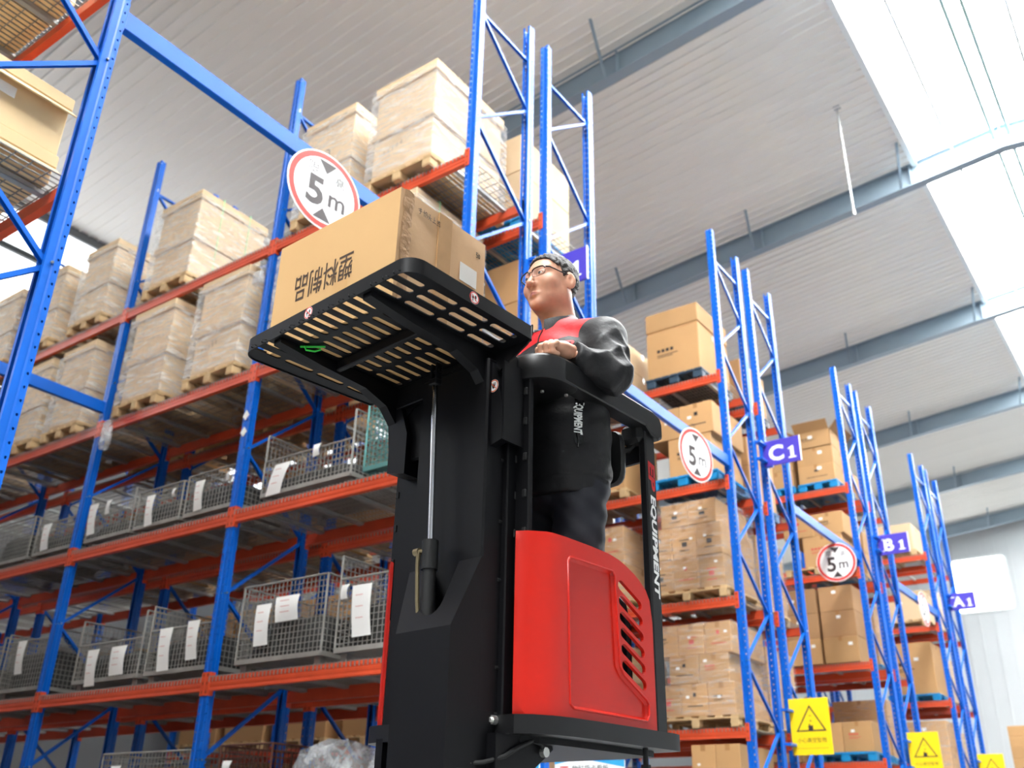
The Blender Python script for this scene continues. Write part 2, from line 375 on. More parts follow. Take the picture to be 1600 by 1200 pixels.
def deck_meshes():
    """wire deck: closely set cross wires that hook over the beams, long wires, three galvanised channels below"""
    b = MB(); L = BAY-.12; n = 56
    def wire(P, r=.0028):
        for p, q in zip(P[:-1], P[1:]): b.bar(p, q, 2*r, 2*r, (0, 0, 1) if abs(p[2]-q[2]) < 1e-6 else (0, 1, 0))
    for i in range(n+1):
        x = .06+L*i/n
        wire([(x, -.013, -.042), (x, -.013, .0055), (x, DEPTH+.013, .0055), (x, DEPTH+.013, -.042)], .0034)
    for y in np.linspace(.04, DEPTH-.04, 10): wire([(.06, y, .001), (.06+L, y, .001)])
    wd = b.mesh('deck_wires', WIRE)
    s = MB()
    s.box(-.022, .022, .03, DEPTH-.03, -.036, -.033); s.box(-.022, -.019, .03, DEPTH-.03, -.036, -.003); s.box(.019, .022, .03, DEPTH-.03, -.036, -.003)
    s.box(-.035, .035, .034, .05, -.006, -.003); s.box(-.035, .035, DEPTH-.05, DEPTH-.034, -.006, -.003)
    return wd, s.mesh('support_channel', GALV)
DECK, CHAN = deck_meshes()
def brace_mesh(dz):
    b = MB(); L = DEPTH-.08; y0, y1 = .045, DEPTH-.045
    d = Vector((0, y1-y0, dz))
    for w, h, o in ((.03, .004, 0), ):
        b.bar((-.0, y0, 0), (0, y1, dz), .034, .004, (0, -dz, y1-y0)); b.bar((-.016, y0, -.012), (-.016, y1, dz-.012), .004, .028, (0, -dz, y1-y0)); b.bar((.016, y0, -.012), (.016, y1, dz-.012), .004, .028, (0, -dz, y1-y0))
    for e, z in ((y0, 0), (y1, dz)): b.tube((-.055, e, z), (.055, e, z), .008, 8, mi=1)
    return b.mesh('brace', [BLUE, BOLT])
NP = 1.43
BR_UP, BR_DN, BR_H = brace_mesh(NP/2), brace_mesh(-NP/2), brace_mesh(0)
def rack(label, y0, nb, levels, flip=False, x_end=-4.55, skip=()):
    """row of nb bays running towards -x from x_end; y0 is the near face of the frames"""
    root = thing('pallet_rack', (x_end, y0, 0), label, 'rack', 'blue and orange pallet racks')
    for i in range(nb+1):
        x = -BAY*i
        for yy, rz in ((0, 0), (DEPTH, math.pi)):
            u = O('upright', UPM, root, (x, yy, 0), rz); O('foot_plate', FOOT, u)
        z = .60; k = 0                                       # zigzag: far nodes .60+NP*k, near nodes 1.31+NP*k
        while z < RACK_H-.3:
            if not flip:
                if z+NP/2 < RACK_H-.3: O('brace', BR_DN, root, (x, 0, z+NP/2))
                if z+NP*1.0 < RACK_H and z+NP/2 < RACK_H-.3: O('brace', BR_UP, root, (x, 0, z+NP/2))
            else:
                if z+NP/2 < RACK_H-.3: O('brace', BR_UP, root, (x, 0, z)); O('brace', BR_DN, root, (x, 0, z+NP))if z+NP < RACK_H-.2 else None
            z += NP
        O('brace', BR_H, root, (x, 0, RACK_H-.52)); O('brace', BR_H, root, (x, 0, .35))
    for i in range(nb):
        x = -BAY*(i+1)
        for lv in levels:
            if (i, lv) in skip: continue
            for yy, rz, xx in ((0, 0, x), (DEPTH, math.pi, x+BAY)):
                bm = O('beam', BEAM, root, (xx, yy, lv), rz)
                O('connector', CONN, bm); O('connector', CONN, bm, (BAY, 0, 0)).scale = (-1, 1, 1)
            dk = O('wire_deck', DECK, root, (x, 0, lv))
            for q in range(5): O('support_channel', CHAN, dk, (BAY*(q+.5)/5, 0, 0))
    return root
LV = (1.99, 3.52, 5.05, 6.58)
YD, YD2, YC, YC2, YB, YB2, YA, YA2, YE = 5.47, 6.70, 11.04, 12.34, 16.43, 17.70, 21.70, 22.95, 1.09
rack('nearest rack on the left, its end frame cut by the picture edge', YE, 3, (.8, 2.4, 4.05, 5.70, 7.3))
rack('long rack behind the truck, its shelves holding wrapped loads and mesh cages', YD, 4, LV)
rack('rack standing back to back behind the rack of mesh cages', YD2, 4, LV, True)
rack('front rack of the row marked C1 with height limit sign beside it', YC, 4, LV)
rack('back rack of the row marked C1', YC2, 4, LV)
rack('front rack of the row marked B1', YB, 3, LV)
rack('back rack of the row marked B1', YB2, 3, LV)
rack('front rack of the farthest row marked A1', YA, 2, LV)
rack('back rack of the farthest row marked A1', YA2, 2, LV)
# tie beams across the aisles
TIEZ = 5.30
def tie(xx, ya, yb, label):
    root = thing('tie_beam', (xx, ya, TIEZ), label, 'beam', 'blue tie beams across the aisles')
    MB().cbox(-.03, .03, 0, yb-ya, -.1, .04, .004).build('tube', BLUE, root, True)
    for e in (0, yb-ya): MB().cbox(-.05, .05, min(e, e+(.006 if e == 0 else -.006)), max(e, e+(.006 if e == 0 else -.006)), -.14, .08, .002).build('end_plate', BLUE, root)
    return root
tie(-4.55, YE+DEPTH, YD, 'thick blue tie beam across the nearest aisle above the held carton')
tie(-4.55, YD2+DEPTH, YC, 'blue tie beam across the aisle at the man\'s elbow')
tie(-4.55, YC2+DEPTH, YB, 'short looking blue tie beam between rows C1 and B1')
tie(-4.55, YB2+DEPTH, YA, 'small distant blue tie beam between rows B1 and A1')
tie(-4.55-2*BAY, YE+DEPTH, YD, 'blue tie beam low at the left, deeper down the nearest aisle')
# ------------------------------------------------------------------ pallets, cartons, film, cages
PAL = {}
def pallet(x0, x1, y0, y1, z, label, kind='wood'):
    w = round(x1-x0, 2); d = round(y1-y0, 2); key = (w, d, kind)
    if key not in PAL:
        P = []
        m = {'wood': WOOD, 'blue': PBLUE, 'dark': PDARK}[kind]
        if kind == 'wood':
            blk = MB().cbox(-.05, .05, -.06, .06, 0, .08, .004).mesh('block', m)
            bd = MB().cbox(-.05, .05, 0, d, 0, .02, .003).mesh('deck_board', m)
            st = MB().cbox(0, w, -.05, .05, 0, .018, .003).mesh('stringer_board', m)
            bt = MB().cbox(-.045, .045, 0, d, 0, .016, .003).mesh('bottom_board', m)
            for i in range(3):
                x = .06+(w-.12)*i/2
                P.append(('bottom_board', bt, (x, 0, 0)))
                for j in range(3): P.append(('block', blk, (x, .06+(d-.12)*j/2, .016)))
            for j in range(3): P.append(('stringer_board', st, (0, .05+(d-.1)*j/2, .096)))
            for i in range(6): P.append(('deck_board', bd, (.05+(w-.1)*i/5, 0, .114)))
        else:
            top = MB()
            for i in range(7): top.cbox(w*i/7+.006, w*(i+1)/7-.006, 0, d, .105, .14, .004)
            for j in range(4): top.box(.004, w-.004, d*j/3*.94+.01, d*j/3*.94+.05, .1, .128)
            P.append(('top_deck', top.mesh('top_deck', m), (0, 0, 0)))
            ft = MB().cbox(-.075, .075, -.075, .075, 0, .105, .015); ft.cbox(-.05, .05, -.05, .05, .01, .104, .01)
            ft = ft.mesh('foot', m); sk = MB().cbox(-.06, .06, 0, d-.01, 0, .02, .004).mesh('skid', m)
            for i in range(3):
                x = .08+(w-.16)*i/2; P.append(('skid', sk, (x, .005, 0)))
                for j in range(3): P.append(('foot', ft, (x, .08+(d-.16)*j/2, .0)))
        PAL[key] = P
    root = thing('plastic_pallet' if kind != 'wood' else 'wooden_pallet', (x0, y0, z), label, 'pallet', {'wood': 'wooden pallets on the racks', 'blue': 'blue plastic pallets on the racks', 'dark': 'dark plastic pallets on the racks'}[kind])
    for n, me, l in PAL[key]: O(n, me, root, l)
    return .134 if kind == 'wood' else .14
FLAPM = {}
def carton(x0, x1, y0, y1, z0, z1, label, m=None, lid=0, tape=True, tag=True, print_=None, name='carton', group=None, rot=0, open_=False, tape2=False):
    """corrugated box: body, tape, optional telescoping lid, label, print, open flaps"""
    m = m or KRAFT; w, d, h = x1-x0, y1-y0, z1-z0
    root = thing(name, ((x0+x1)/2, (y0+y1)/2, z0), label, 'box', group, rot)
    hw, hd = w/2, d/2
    if lid:
        MB().cbox(-hw+.008, hw-.008, -hd+.008, hd-.008, 0, h-.02, .006).build('body', m, root)
        MB().cbox(-hw-.006, hw+.006, -hd-.006, hd+.006, h-lid, h, .008).build('lid', m, root)
    elif open_:
        b = MB(); t = .006
        b.box(-hw, hw, -hd, hd, 0, t); b.box(-hw, hw, -hd, -hd+t, 0, h); b.box(-hw, hw, hd-t, hd, 0, h); b.box(-hw, -hw+t, -hd, hd, 0, h); b.box(hw-t, hw, -hd, hd, 0, h)
        b.build('body', m, root)
        for sx, sy, l, q in ((1, 0, w*.45, d), (-1, 0, w*.45, d), (0, -1, w*.4, w), (0, 1, w*.4, w)):
            f = MB(); a = random.uniform(.3, 1.0); e = Vector((sx*math.cos(a), sy*math.cos(a), math.sin(a)))*min(l, .2)
            s = Vector((-sy, sx, 0))*(q/2-.01); c = Vector((sx*hw, sy*hd, h)); n = Vector((sx*math.sin(a), sy*math.sin(a), -math.cos(a)))*.005
            f.add([c-s, c+s, c+s+e, c-s+e, c-s+n, c+s+n, c+s+e+n, c-s+e+n], [(0, 1, 2, 3), (7, 6, 5, 4), (0, 4, 5, 1), (1, 5, 6, 2), (2, 6, 7, 3), (3, 7, 4, 0)])
            f.build('flap', m, root)
    else:
        MB().cbox(-hw, hw, -hd, hd, 0, h, .006).build('body', m, root)
        if tape:
            b = MB(); tw = .03; e = .0012
            b.box(-tw, tw, -hd-e, hd+e, h-.002, h+e); b.box(-tw, tw, -hd-e, -hd, h-.07, h)
            b.build('tape', TAPE, root)
    if tape2:
        b = MB(); b.box(hw, hw+.0012, -.03, .03, h-.09, h+.0012); b.build('tape', TAPE, root)
    if tag:
        u = random.uniform(-.3, .3)*w; v = random.uniform(.55, .8)*h; s = min(.09, w*.12)
        MB().box(u-s/2, u+s/2, -hd-.0016-(.006 if lid else 0), -hd+(.006 if lid else 0), v-s*.35, v+s*.35).build('label', PAPER, root)
    if print_ is not None:
        b = MB(); ft = -hd-.0012 if not lid else -hd+.006
        for (u0, u1, v0, v1) in print_: b.box(u0*w, u1*w, ft, ft+.001, v0*h, v1*h)
        b.build('print', INK if not (sum(map(ord, label)) % 3 == 1 and lid == 0) else REDINK, root)
    return root
def film(x0, x1, y0, y1, z0, z1, label, m=None, seed=0):
    """crumpled stretch wrap hugging a load, open at the bottom"""
    b = MB(); R = random.Random(seed); nu, nz = 9, 11; V = []; F = []
    def ring(z, k):
        P = []
        for (ax, ay), (bx, by), (nx, ny) in (((x0, y0), (x1, y0), (0, -1)), ((x1, y0), (x1, y1), (1, 0)), ((x1, y1), (x0, y1), (0, 1)), ((x0, y1), (x0, y0), (-1, 0))):
            for i in range(nu):
                t = i/nu; o = .006+R.random()*.012 if i else .004
                P.append((ax+(bx-ax)*t+nx*o+(nx == 0 and i == 0)*0, ay+(by-ay)*t+ny*o, z+R.uniform(-.008, .008)*(0 < k < nz)))
        return P
    for k in range(nz+1): V += ring(z0+(z1-z0)*k/nz, k)
    n = nu*4
    for k in range(nz):
        for i in range(n): F.append((k*n+i, k*n+(i+1) % n, (k+1)*n+(i+1) % n, (k+1)*n+i))
    c = len(V); V.append(((x0+x1)/2, (y0+y1)/2, z1+.012)); F += [(nz*n+i, nz*n+(i+1) % n, c) for i in range(n)]
    cx, cy = (x0+x1)/2, (y0+y1)/2
    b.add([(x-cx, y-cy, z-z0) for x, y, z in V], F)
    return b.build('stretch_film', m or FILM, None, True, 60, loc=(cx, cy, z0), label=label, cat='film' if label else None, group='stretch film around pallet loads' if label else None)
PR1 = [(-.30+.085*i, -.30+.085*i+.06, .55, .62) for i in range(4)]+[(-.3, .1, .48, .495), (-.3, .0, .44, .455)]
PR2 = [(-.2, .2, .55, .58), (-.1, .1, .35, .5), (-.2, .2, .22, .25)]
PR3 = [(-.05, .06, .6, .72), (-.28, .3, .3, .33)]
def scrawl(seed):
    R = random.Random(seed); P = []
    for i in range(5):
        u = -.32+.07*i; v = .5+.02*i
        for k in range(3): P.append((u+R.uniform(0, .03), u+R.uniform(.035, .05), v+k*.03, v+k*.03+.008))
        P.append((u+.02, u+.027, v, v+.08))
    return P
# big wrapped twin-carton loads on the rack behind the truck
def wrapped(x0, x1, y0, y1, lv, z1, where, seed, m=None, lid=True, straps=False, scr=False):
    h = pallet(x0, x1, y0, y1, lv+.009, 'wooden pallet under '+where)
    z0 = lv+.009+h+.001; zm = (z1-z0)*.5; cx, cy = (x0+x1)/2, (y0+y1)/2; hw, hd = (x1-x0)/2-.03, (y1-y0)/2-.03; m = m or KRAFT2
    root = thing('wrapped_load', (cx, cy, z0), 'film wrapped twin cartons: '+where, 'pallet load', 'film wrapped twin carton loads')
    for k, (za, zb_, ld) in enumerate(((0, zm-.004, .10), (zm, z1-z0, .13))):
        c = MB().cbox(-hw+.022, hw-.022, -hd+.022, hd-.022, za, zb_-.02, .006).build('carton', m, root)
        MB().cbox(-hw-.004, hw+.004, -hd-.004, hd+.004, zb_-(ld if lid else .06), zb_, .008).build('lid', m, c)
        if scr and k == 0:
            q = MB(); w, hh = 2*hw, zb_
            for (u0, u1, v0, v1) in scrawl(seed): q.box(u0*w, u1*w, -hd+.0205, -hd+.0215, v0*hh, v1*hh)
            q.build('handwriting', INK, c)
    f = film(x0+.005, x1-.005, y0+.005, y1-.005, lv+.16, z1-(.1 if lid else 0), None, seed=seed); f.parent = root; f.location = (0, 0, lv+.16-z0)
    if straps:
        for t in (.3, .7):
            y = -hd+2*hd*t; q = MB(); q.box(hw+.024, hw+.027, y-.006, y+.006, 0, z1-z0+.004); q.box(-hw-.027, hw+.027, y-.006, y+.006, z1-z0+.004, z1-z0+.007); q.build('strap', STRAP, root)
yf, yb_ = YD-.05, YD+1.06
wrapped(-5.88, -4.98, yf-.02, yf+1.2, LV[3], 7.98, 'the big load at the right end of the top shelf', 1, scr=True)
wrapped(-6.98, -6.14, yf, yb_, LV[3], 8.0, 'the top shelf load behind the round sign', 2)
wrapped(-9.62, -8.76, yf, yb_, LV[3], 7.95, 'the top shelf load left of the second upright', 3, straps=True)
wrapped(-11.25, -10.48, yf, yb_, LV[3], 7.88, 'the top shelf load left of the third upright', 4, straps=True)
wrapped(-13.75, -12.85, yf, yb_, LV[3], 7.9, 'the top shelf load in the deepest bay', 13)
wrapped(-12.45, -11.7, yf, yb_, LV[3], 7.9, 'the top shelf load seen past the near blue post', 5)
wrapped(-6.02, -5.14, yf, yb_, LV[2], 6.43, 'the load behind the held carton', 6, straps=True)
wrapped(-7.1, -6.3, yf, yb_, LV[2], 6.40, 'the shelf load hidden behind the round sign', 7)
wrapped(-8.42, -7.56, yf, yb_, LV[2], 6.42, 'the third shelf load left of the black tray', 8, scr=True)
wrapped(-9.7, -8.86, yf, yb_, LV[2], 6.42, 'the third shelf load between second and third uprights', 9)
wrapped(-11.22, -10.44, yf, yb_, LV[2], 6.34, 'the third shelf load just left of the third upright', 10)
wrapped(-12.25, -11.42, yf, yb_, LV[2], 6.35, 'the third shelf load at the far left', 11)
wrapped(-14.2, -13.3, yf, yb_, LV[2], 6.3, 'the third shelf load in the deepest bay', 12)
# rack back to back with it: plain kraft loads, mostly glimpsed
def kraft_load(x0, x1, y0, y1, lv, nx, hs, where, pk='blue', m=None, wrap=False, pr=None, big=False, lid=0, ny=1, opened=False, tags=True):
    """layers of cartons on a pallet; hs = layer heights from the bottom"""
    h = pallet(x0, x1, y0, y1, lv+.009 if lv > .1 else 0, {'blue': 'blue plastic', 'dark': 'dark plastic', 'wood': 'wooden'}[pk]+' pallet under '+where, pk)
    z = (lv+.009 if lv > .1 else 0)+h+.001; cx0, cx1, cy0, cy1 = x0+.03, x1-.03, y0+.02, y1-.02
    lay = ['bottom', 'second', 'third', 'fourth']; zt = z
    for k, hh in enumerate(hs):
        n = nx[k] if hasattr(nx, '__len__') else nx
        xs = np.linspace(cx0, cx1, n+1)
        if hasattr(nx, '__len__') and n < max(nx): xs = np.linspace(cx0+(cx1-cx0)/max(nx)*(max(nx)-n)*.6, cx1-(cx1-cx0)*.05, n+1)
        lname = 'top' if k == len(hs)-1 and len(hs) > 1 else lay[k]
        for i in range(n):
            pos = ['left', 'right'][i] if n == 2 else (['left', 'middle', 'right'][i] if n == 3 else '')
            nm = (pos+' carton in the '+lname+' layer of ' if len(hs) > 1 else pos+' carton of ').strip()+where if n > 1 else (lname+' carton of ' if len(hs) > 1 else 'carton of ')+where
            carton(xs[i]+.003, xs[i+1]-.003, cy0+random.uniform(0, .015), cy1, zt, zt+hh-.002, 'brown '+nm.replace('carton of', 'carton of', 1), m, tape=not lid, tag=tags, print_=pr[(i+k) % len(pr)] if pr else None, lid=lid if k == len(hs)-1 else 0,
                   open_=opened and k == len(hs)-1, tape2=True)
        zt += hh
    if wrap: film(x0+.012, x1-.012, y0+.004, y1-.004, z+.001, zt-.001, 'clear film around '+where, FILM2, seed=int(x0*10+y0*7+lv*31))
    return zt
y2, y3 = YD2+.02, YD2+1.0
kraft_load(-5.75, -4.85, y2, y3+.05, LV[3], 1, (.62, .5), 'the top load behind the end frames', 'blue', KRAFT2, tags=False)
kraft_load(-6.95, -6.05, y2, y3, LV[3], 1, (.6, .45), 'the second back top shelf load', 'blue', tags=False)
kraft_load(-5.8, -4.85, y2, y3+.02, LV[2], 1, (.5, .5), 'the load behind the man\'s head', 'wood', tags=False)
kraft_load(-7.0, -6.05, y2, y3, LV[2], 1, (.9,), 'the load deep behind the held carton', 'wood', tags=False)
for i, x in enumerate((-5.8, -7.0, -8.5, -9.8, -11.3)):
    kraft_load(x, x+.95, y2, y3, LV[1], 2, (.42, .4), 'the %s dark back shelf load' % ['first', 'second', 'third', 'fourth', 'fifth'][i], 'wood', KRAFT3, tags=False)
    kraft_load(x, x+.95, y2, y3, LV[0], 1, (.6,), 'the %s low back shelf load' % ['first', 'second', 'third', 'fourth', 'fifth'][i], 'wood', KRAFT3, tags=False)
for i, x in enumerate((-5.85, -7.05, -8.6, -9.8, -11.3, -12.5)):
    kraft_load(x, x+1.0, y2, y3, 0, 1, (.65, .6), 'the %s floor load of the back rack' % ['first', 'second', 'third', 'fourth', 'fifth', 'sixth'][i], 'wood', KRAFT3, tags=False)
for i, x in enumerate((-12.55, -14.0, -15.2)):
    for lv in (0, LV[0], LV[1]): kraft_load(x, x+1.05, YC-.03, YC+1.0, lv, 1, (.7,), 'the row C load far left, %s, %s' % (['nearest', 'middle', 'farthest'][i], {0: 'on the floor', LV[0]: 'first shelf', LV[1]: 'second shelf'}[lv]), 'wood', KRAFT, tags=False)
for i, x in enumerate((-8.6, -9.8, -11.3)):
    kraft_load(x, x+.95, y2, y3, LV[2], 1, (.55, .5), 'the %s load on the back third shelf' % ['left', 'farther left', 'farthest left'][i], 'wood', tags=False)
# row C, facing us to the right of the truck
c0, c1 = YC-.03, YC+1.03
kraft_load(-5.68, -4.80, c0, c1, LV[3], 1, (.72, .34), 'the lidded load beside plate C1', 'dark', KRAFT, pr=[PR1, None], lid=.3, tags=False)
kraft_load(-6.95, -5.95, c0, c1, LV[3], 2, (.34, .4), 'the load at the man\'s shoulder', 'wood', KRAFT2, pr=[None, PR3])
kraft_load(-5.72, -4.68, c0, c1, LV[2], (1, 2), (.55, .46), 'the load behind the small height sign', 'blue', KRAFT, pr=[PR1, None, PR3])
kraft_load(-6.98, -6.05, c0, c1, LV[2], 1, (.85,), 'the tall load behind the handrail', 'wood', KRAFT)
kraft_load(-5.80, -4.68, c0, c1, LV[1], (3, 3, 2), (.42, .42, .32), 'the printed stack below the small sign', 'wood', KRAFT, wrap=True, pr=[PR2, PR3, PR2])
kraft_load(-7.05, -6.1, c0, c1, LV[1], 2, (.5, .5), 'the stack behind the lettered post', 'wood', KRAFT, wrap=True, pr=[PR3])
kraft_load(-5.78, -4.66, c0, c1, LV[0], (3, 2, 3), (.38, .34, .38), 'the printed stack left of plate C1\'s warning', 'wood', KRAFT, wrap=True, pr=[PR2, PR3, PR1])
kraft_load(-7.05, -6.05, c0, c1, LV[0], 2, (.45, .45), 'the stack behind the red panel slots', 'wood', KRAFT, wrap=True, pr=[PR3])
kraft_load(-5.34, -4.66, c0, c1, 0, 2, (.84, .84), 'the floor stack in row C1', 'wood', KRAFT, pr=[PR2, PR2])
e0, e1 = YC2+.0, YC2+1.0
for lv, hs, w, pk in ((LV[3], (.7,), 'the top load behind row C1', 'dark'), (LV[2], (.5, .45), 'the third shelf load behind row C1', 'blue'), (LV[1], (.5, .5), 'the second shelf load behind row C1', 'wood'), (LV[0], (.5, .5), 'the first shelf load behind row C1', 'wood'), (0, (.6, .5), 'the floor load behind row C1', 'blue')):
    kraft_load(-5.75, -4.75, e0, e1, lv, 2, hs, w, pk, wrap=lv in LV[:2], tags=False)
for i, x in enumerate((-7.1, -8.5, -9.7, -11.2)):
    for lv in (0, LV[0], LV[1]):
        kraft_load(x, x+1.0, c0, c1, lv, 1, (.62,), 'the row C load %s, %s' % (['one bay deep', 'two bays deep', 'still deeper', 'deepest'][i], {0: 'on the floor', LV[0]: 'on its first shelf', LV[1]: 'on its second shelf'}[lv]), 'wood', tags=False) if not (i == 0 and lv) else None
# row B
b0, b1 = YB-.02, YB+1.0
kraft_load(-6.2, -5.5, b0, b1, LV[3], 1, (.32, .32, .3), 'the left top stack by B1', 'blue', KRAFT, tags=False)
kraft_load(-5.45, -4.72, b0, b1, LV[3], 1, (.34, .34, .32), 'the right top stack by B1', 'blue', KRAFT, opened=True, pr=[PR3, None, PR1])
kraft_load(-5.85, -4.7, b0, b1, LV[2], (1, 2), (.55, .4), 'the load behind the third 5m sign', 'wood', KRAFT, pr=[PR1, PR3])
for i, x in enumerate((-5.95, -5.32)):
    for k in range(3):
        z = LV[1]+.012+.43*k
        carton(x, x+.58, b0+(.0 if k else -.02)+i*.02, b0+.7, z, z+.425, '%s dark brown carton of the %s stack on the second shelf of row B1' % (['bottom', 'middle', 'top'][k], ['left', 'right'][i]), KRAFT3 if k else KRAFT, group='dark cartons of row B1')
kraft_load(-5.7, -4.68, b0, b1, LV[0], 2, (.46,), 'the low row B1 load', 'blue', KRAFT, pr=[PR1])
carton(-6.6, -5.9, b0, b0+.7, LV[0]+.012, LV[0]+.95, 'tall open carton left on the first shelf of row B1', KRAFT, open_=True, tag=False)
kraft_load(-5.8, -4.7, b0, b1, 0, 2, (.5, .5), 'the floor load of row B1', 'blue', KRAFT)
for lv, hs, w in ((LV[3], (.5,), 'the top load behind row B1'), (LV[2], (.5, .4), 'the third shelf load behind row B1'), (LV[1], (.55, .5), 'the second shelf load behind row B1'), (LV[0], (.55, .4), 'the first shelf load behind row B1')):
    kraft_load(-5.75, -4.75, YB2, YB2+1, lv, 1, hs, w, 'blue', wrap=lv < 4, tags=False)
# row A
a0, a1 = YA-.02, YA+1.0
kraft_load(-5.85, -4.75, a0, a1, LV[3], 1, (.6,), 'the top shelf load of row A1', 'wood', KRAFT2)
kraft_load(-5.85, -4.75, a0, a1, LV[2], 1, (.62,), 'the load behind the thin turned sign', 'wood', KRAFT2)
kraft_load(-5.8, -4.75, a0, a1, LV[1], 1, (1.05,), 'the tall load on blue feet in row A1', 'blue', KRAFT, pr=[PR1])
kraft_load(-5.8, -4.7, a0, a1, LV[0], 1, (.5, .5), 'the wrapped first shelf load of row A1', 'blue', KRAFT, wrap=True)
for lv, w in ((LV[2], 'third'), (LV[1], 'second'), (LV[0], 'first')):
    kraft_load(-5.75, -4.75, YA2, YA2+1, lv, 1, (.9,), 'the %s shelf load behind row A1' % w, 'wood', KRAFT2, wrap=True, tags=False)
# strapped load standing in the distance by the far door
zt_ = kraft_load(-5.02, -3.72, 29.9, 31.1, 0, 1, (.62, .62, .62, .58), 'the lower far stack by the doorway', 'wood', KRAFT, tags=False)
hp_ = pallet(-5.02, -3.72, 29.9, 31.1, zt_+.001, 'blue plastic pallet on top of the lower far stack by the doorway', 'blue')
for k_ in range(4):
    z_ = zt_+.002+hp_+k_*.275
    carton(-4.99, -3.75, 29.92, 31.08, z_, z_+.272, '%s carton of the upper far stack at the right picture edge' % ['lowest', 'second lowest', 'second highest', 'topmost'][k_], KRAFT, tape=False, tag=False)
# near rack, far left: lidded cartons over a wire deck
ez = (4.05+.009, 5.70+.009)
CREAM = mat('cream_board', (226, 196, 150), .8, var=.05, vscale=2, bump=.05, bscale=20)
for k, (z, h) in enumerate(((ez[0], .20), (ez[0]+.203, .42))):
    r = carton(-6.2, -4.74, 1.16, 1.99, z, z+h, ['low lidded carton under another at the left edge on the near rack', 'lidded cream carton with flared lid at the left edge on the near rack'][k], CREAM, lid=.09, tape=False, tag=False)
    f = MB()
    f.add([(.73, -.42, h-.09), (.73, .42, h-.09), (.79, .43, h-.15), (.79, -.43, h-.16), (.725, -.42, h-.09), (.725, .42, h-.09), (.785, .43, h-.155), (.785, -.43, h-.165)], [(0, 1, 2, 3), (7, 6, 5, 4), (2, 6, 7, 3), (1, 5, 6, 2), (3, 7, 4, 0)])
    f.build('lid_flap', CREAM, r)
    if k: MB().box(.7225, .7245, .0, .1, .2, .27).build('label', PAPER, r)
carton(-6.6, -5.16, 1.16, 2.0, ez[1]+.005, ez[1]+.6, 'cream carton lying on the upper wire deck of the near rack', CREAM, tape=True, tag=False)
pallet(-7.0, -5.4, 1.16, 2.0, 2.409, 'blue plastic pallet on a low deck of the near rack', 'blue')
for i, x in enumerate((-6.95, -8.6, -9.85, -11.3, -12.5)):  # out-of-view loads, added to cast shade on the lower shelves across the aisle
    for lv, nm in ((.8, 'lowest deck'), (2.4, 'low deck'), (4.05, 'middle deck'), (5.70, 'high deck')):
        if i == 0 and lv > 2: continue
        kraft_load(x, x+1.05, YE+.02, YE+.95, lv, 1, (.55, .5), 'the %s load on the %s of the near rack' % (['first', 'second', 'third', 'fourth', 'fifth'][i], nm), 'wood', KRAFT3, tags=False)
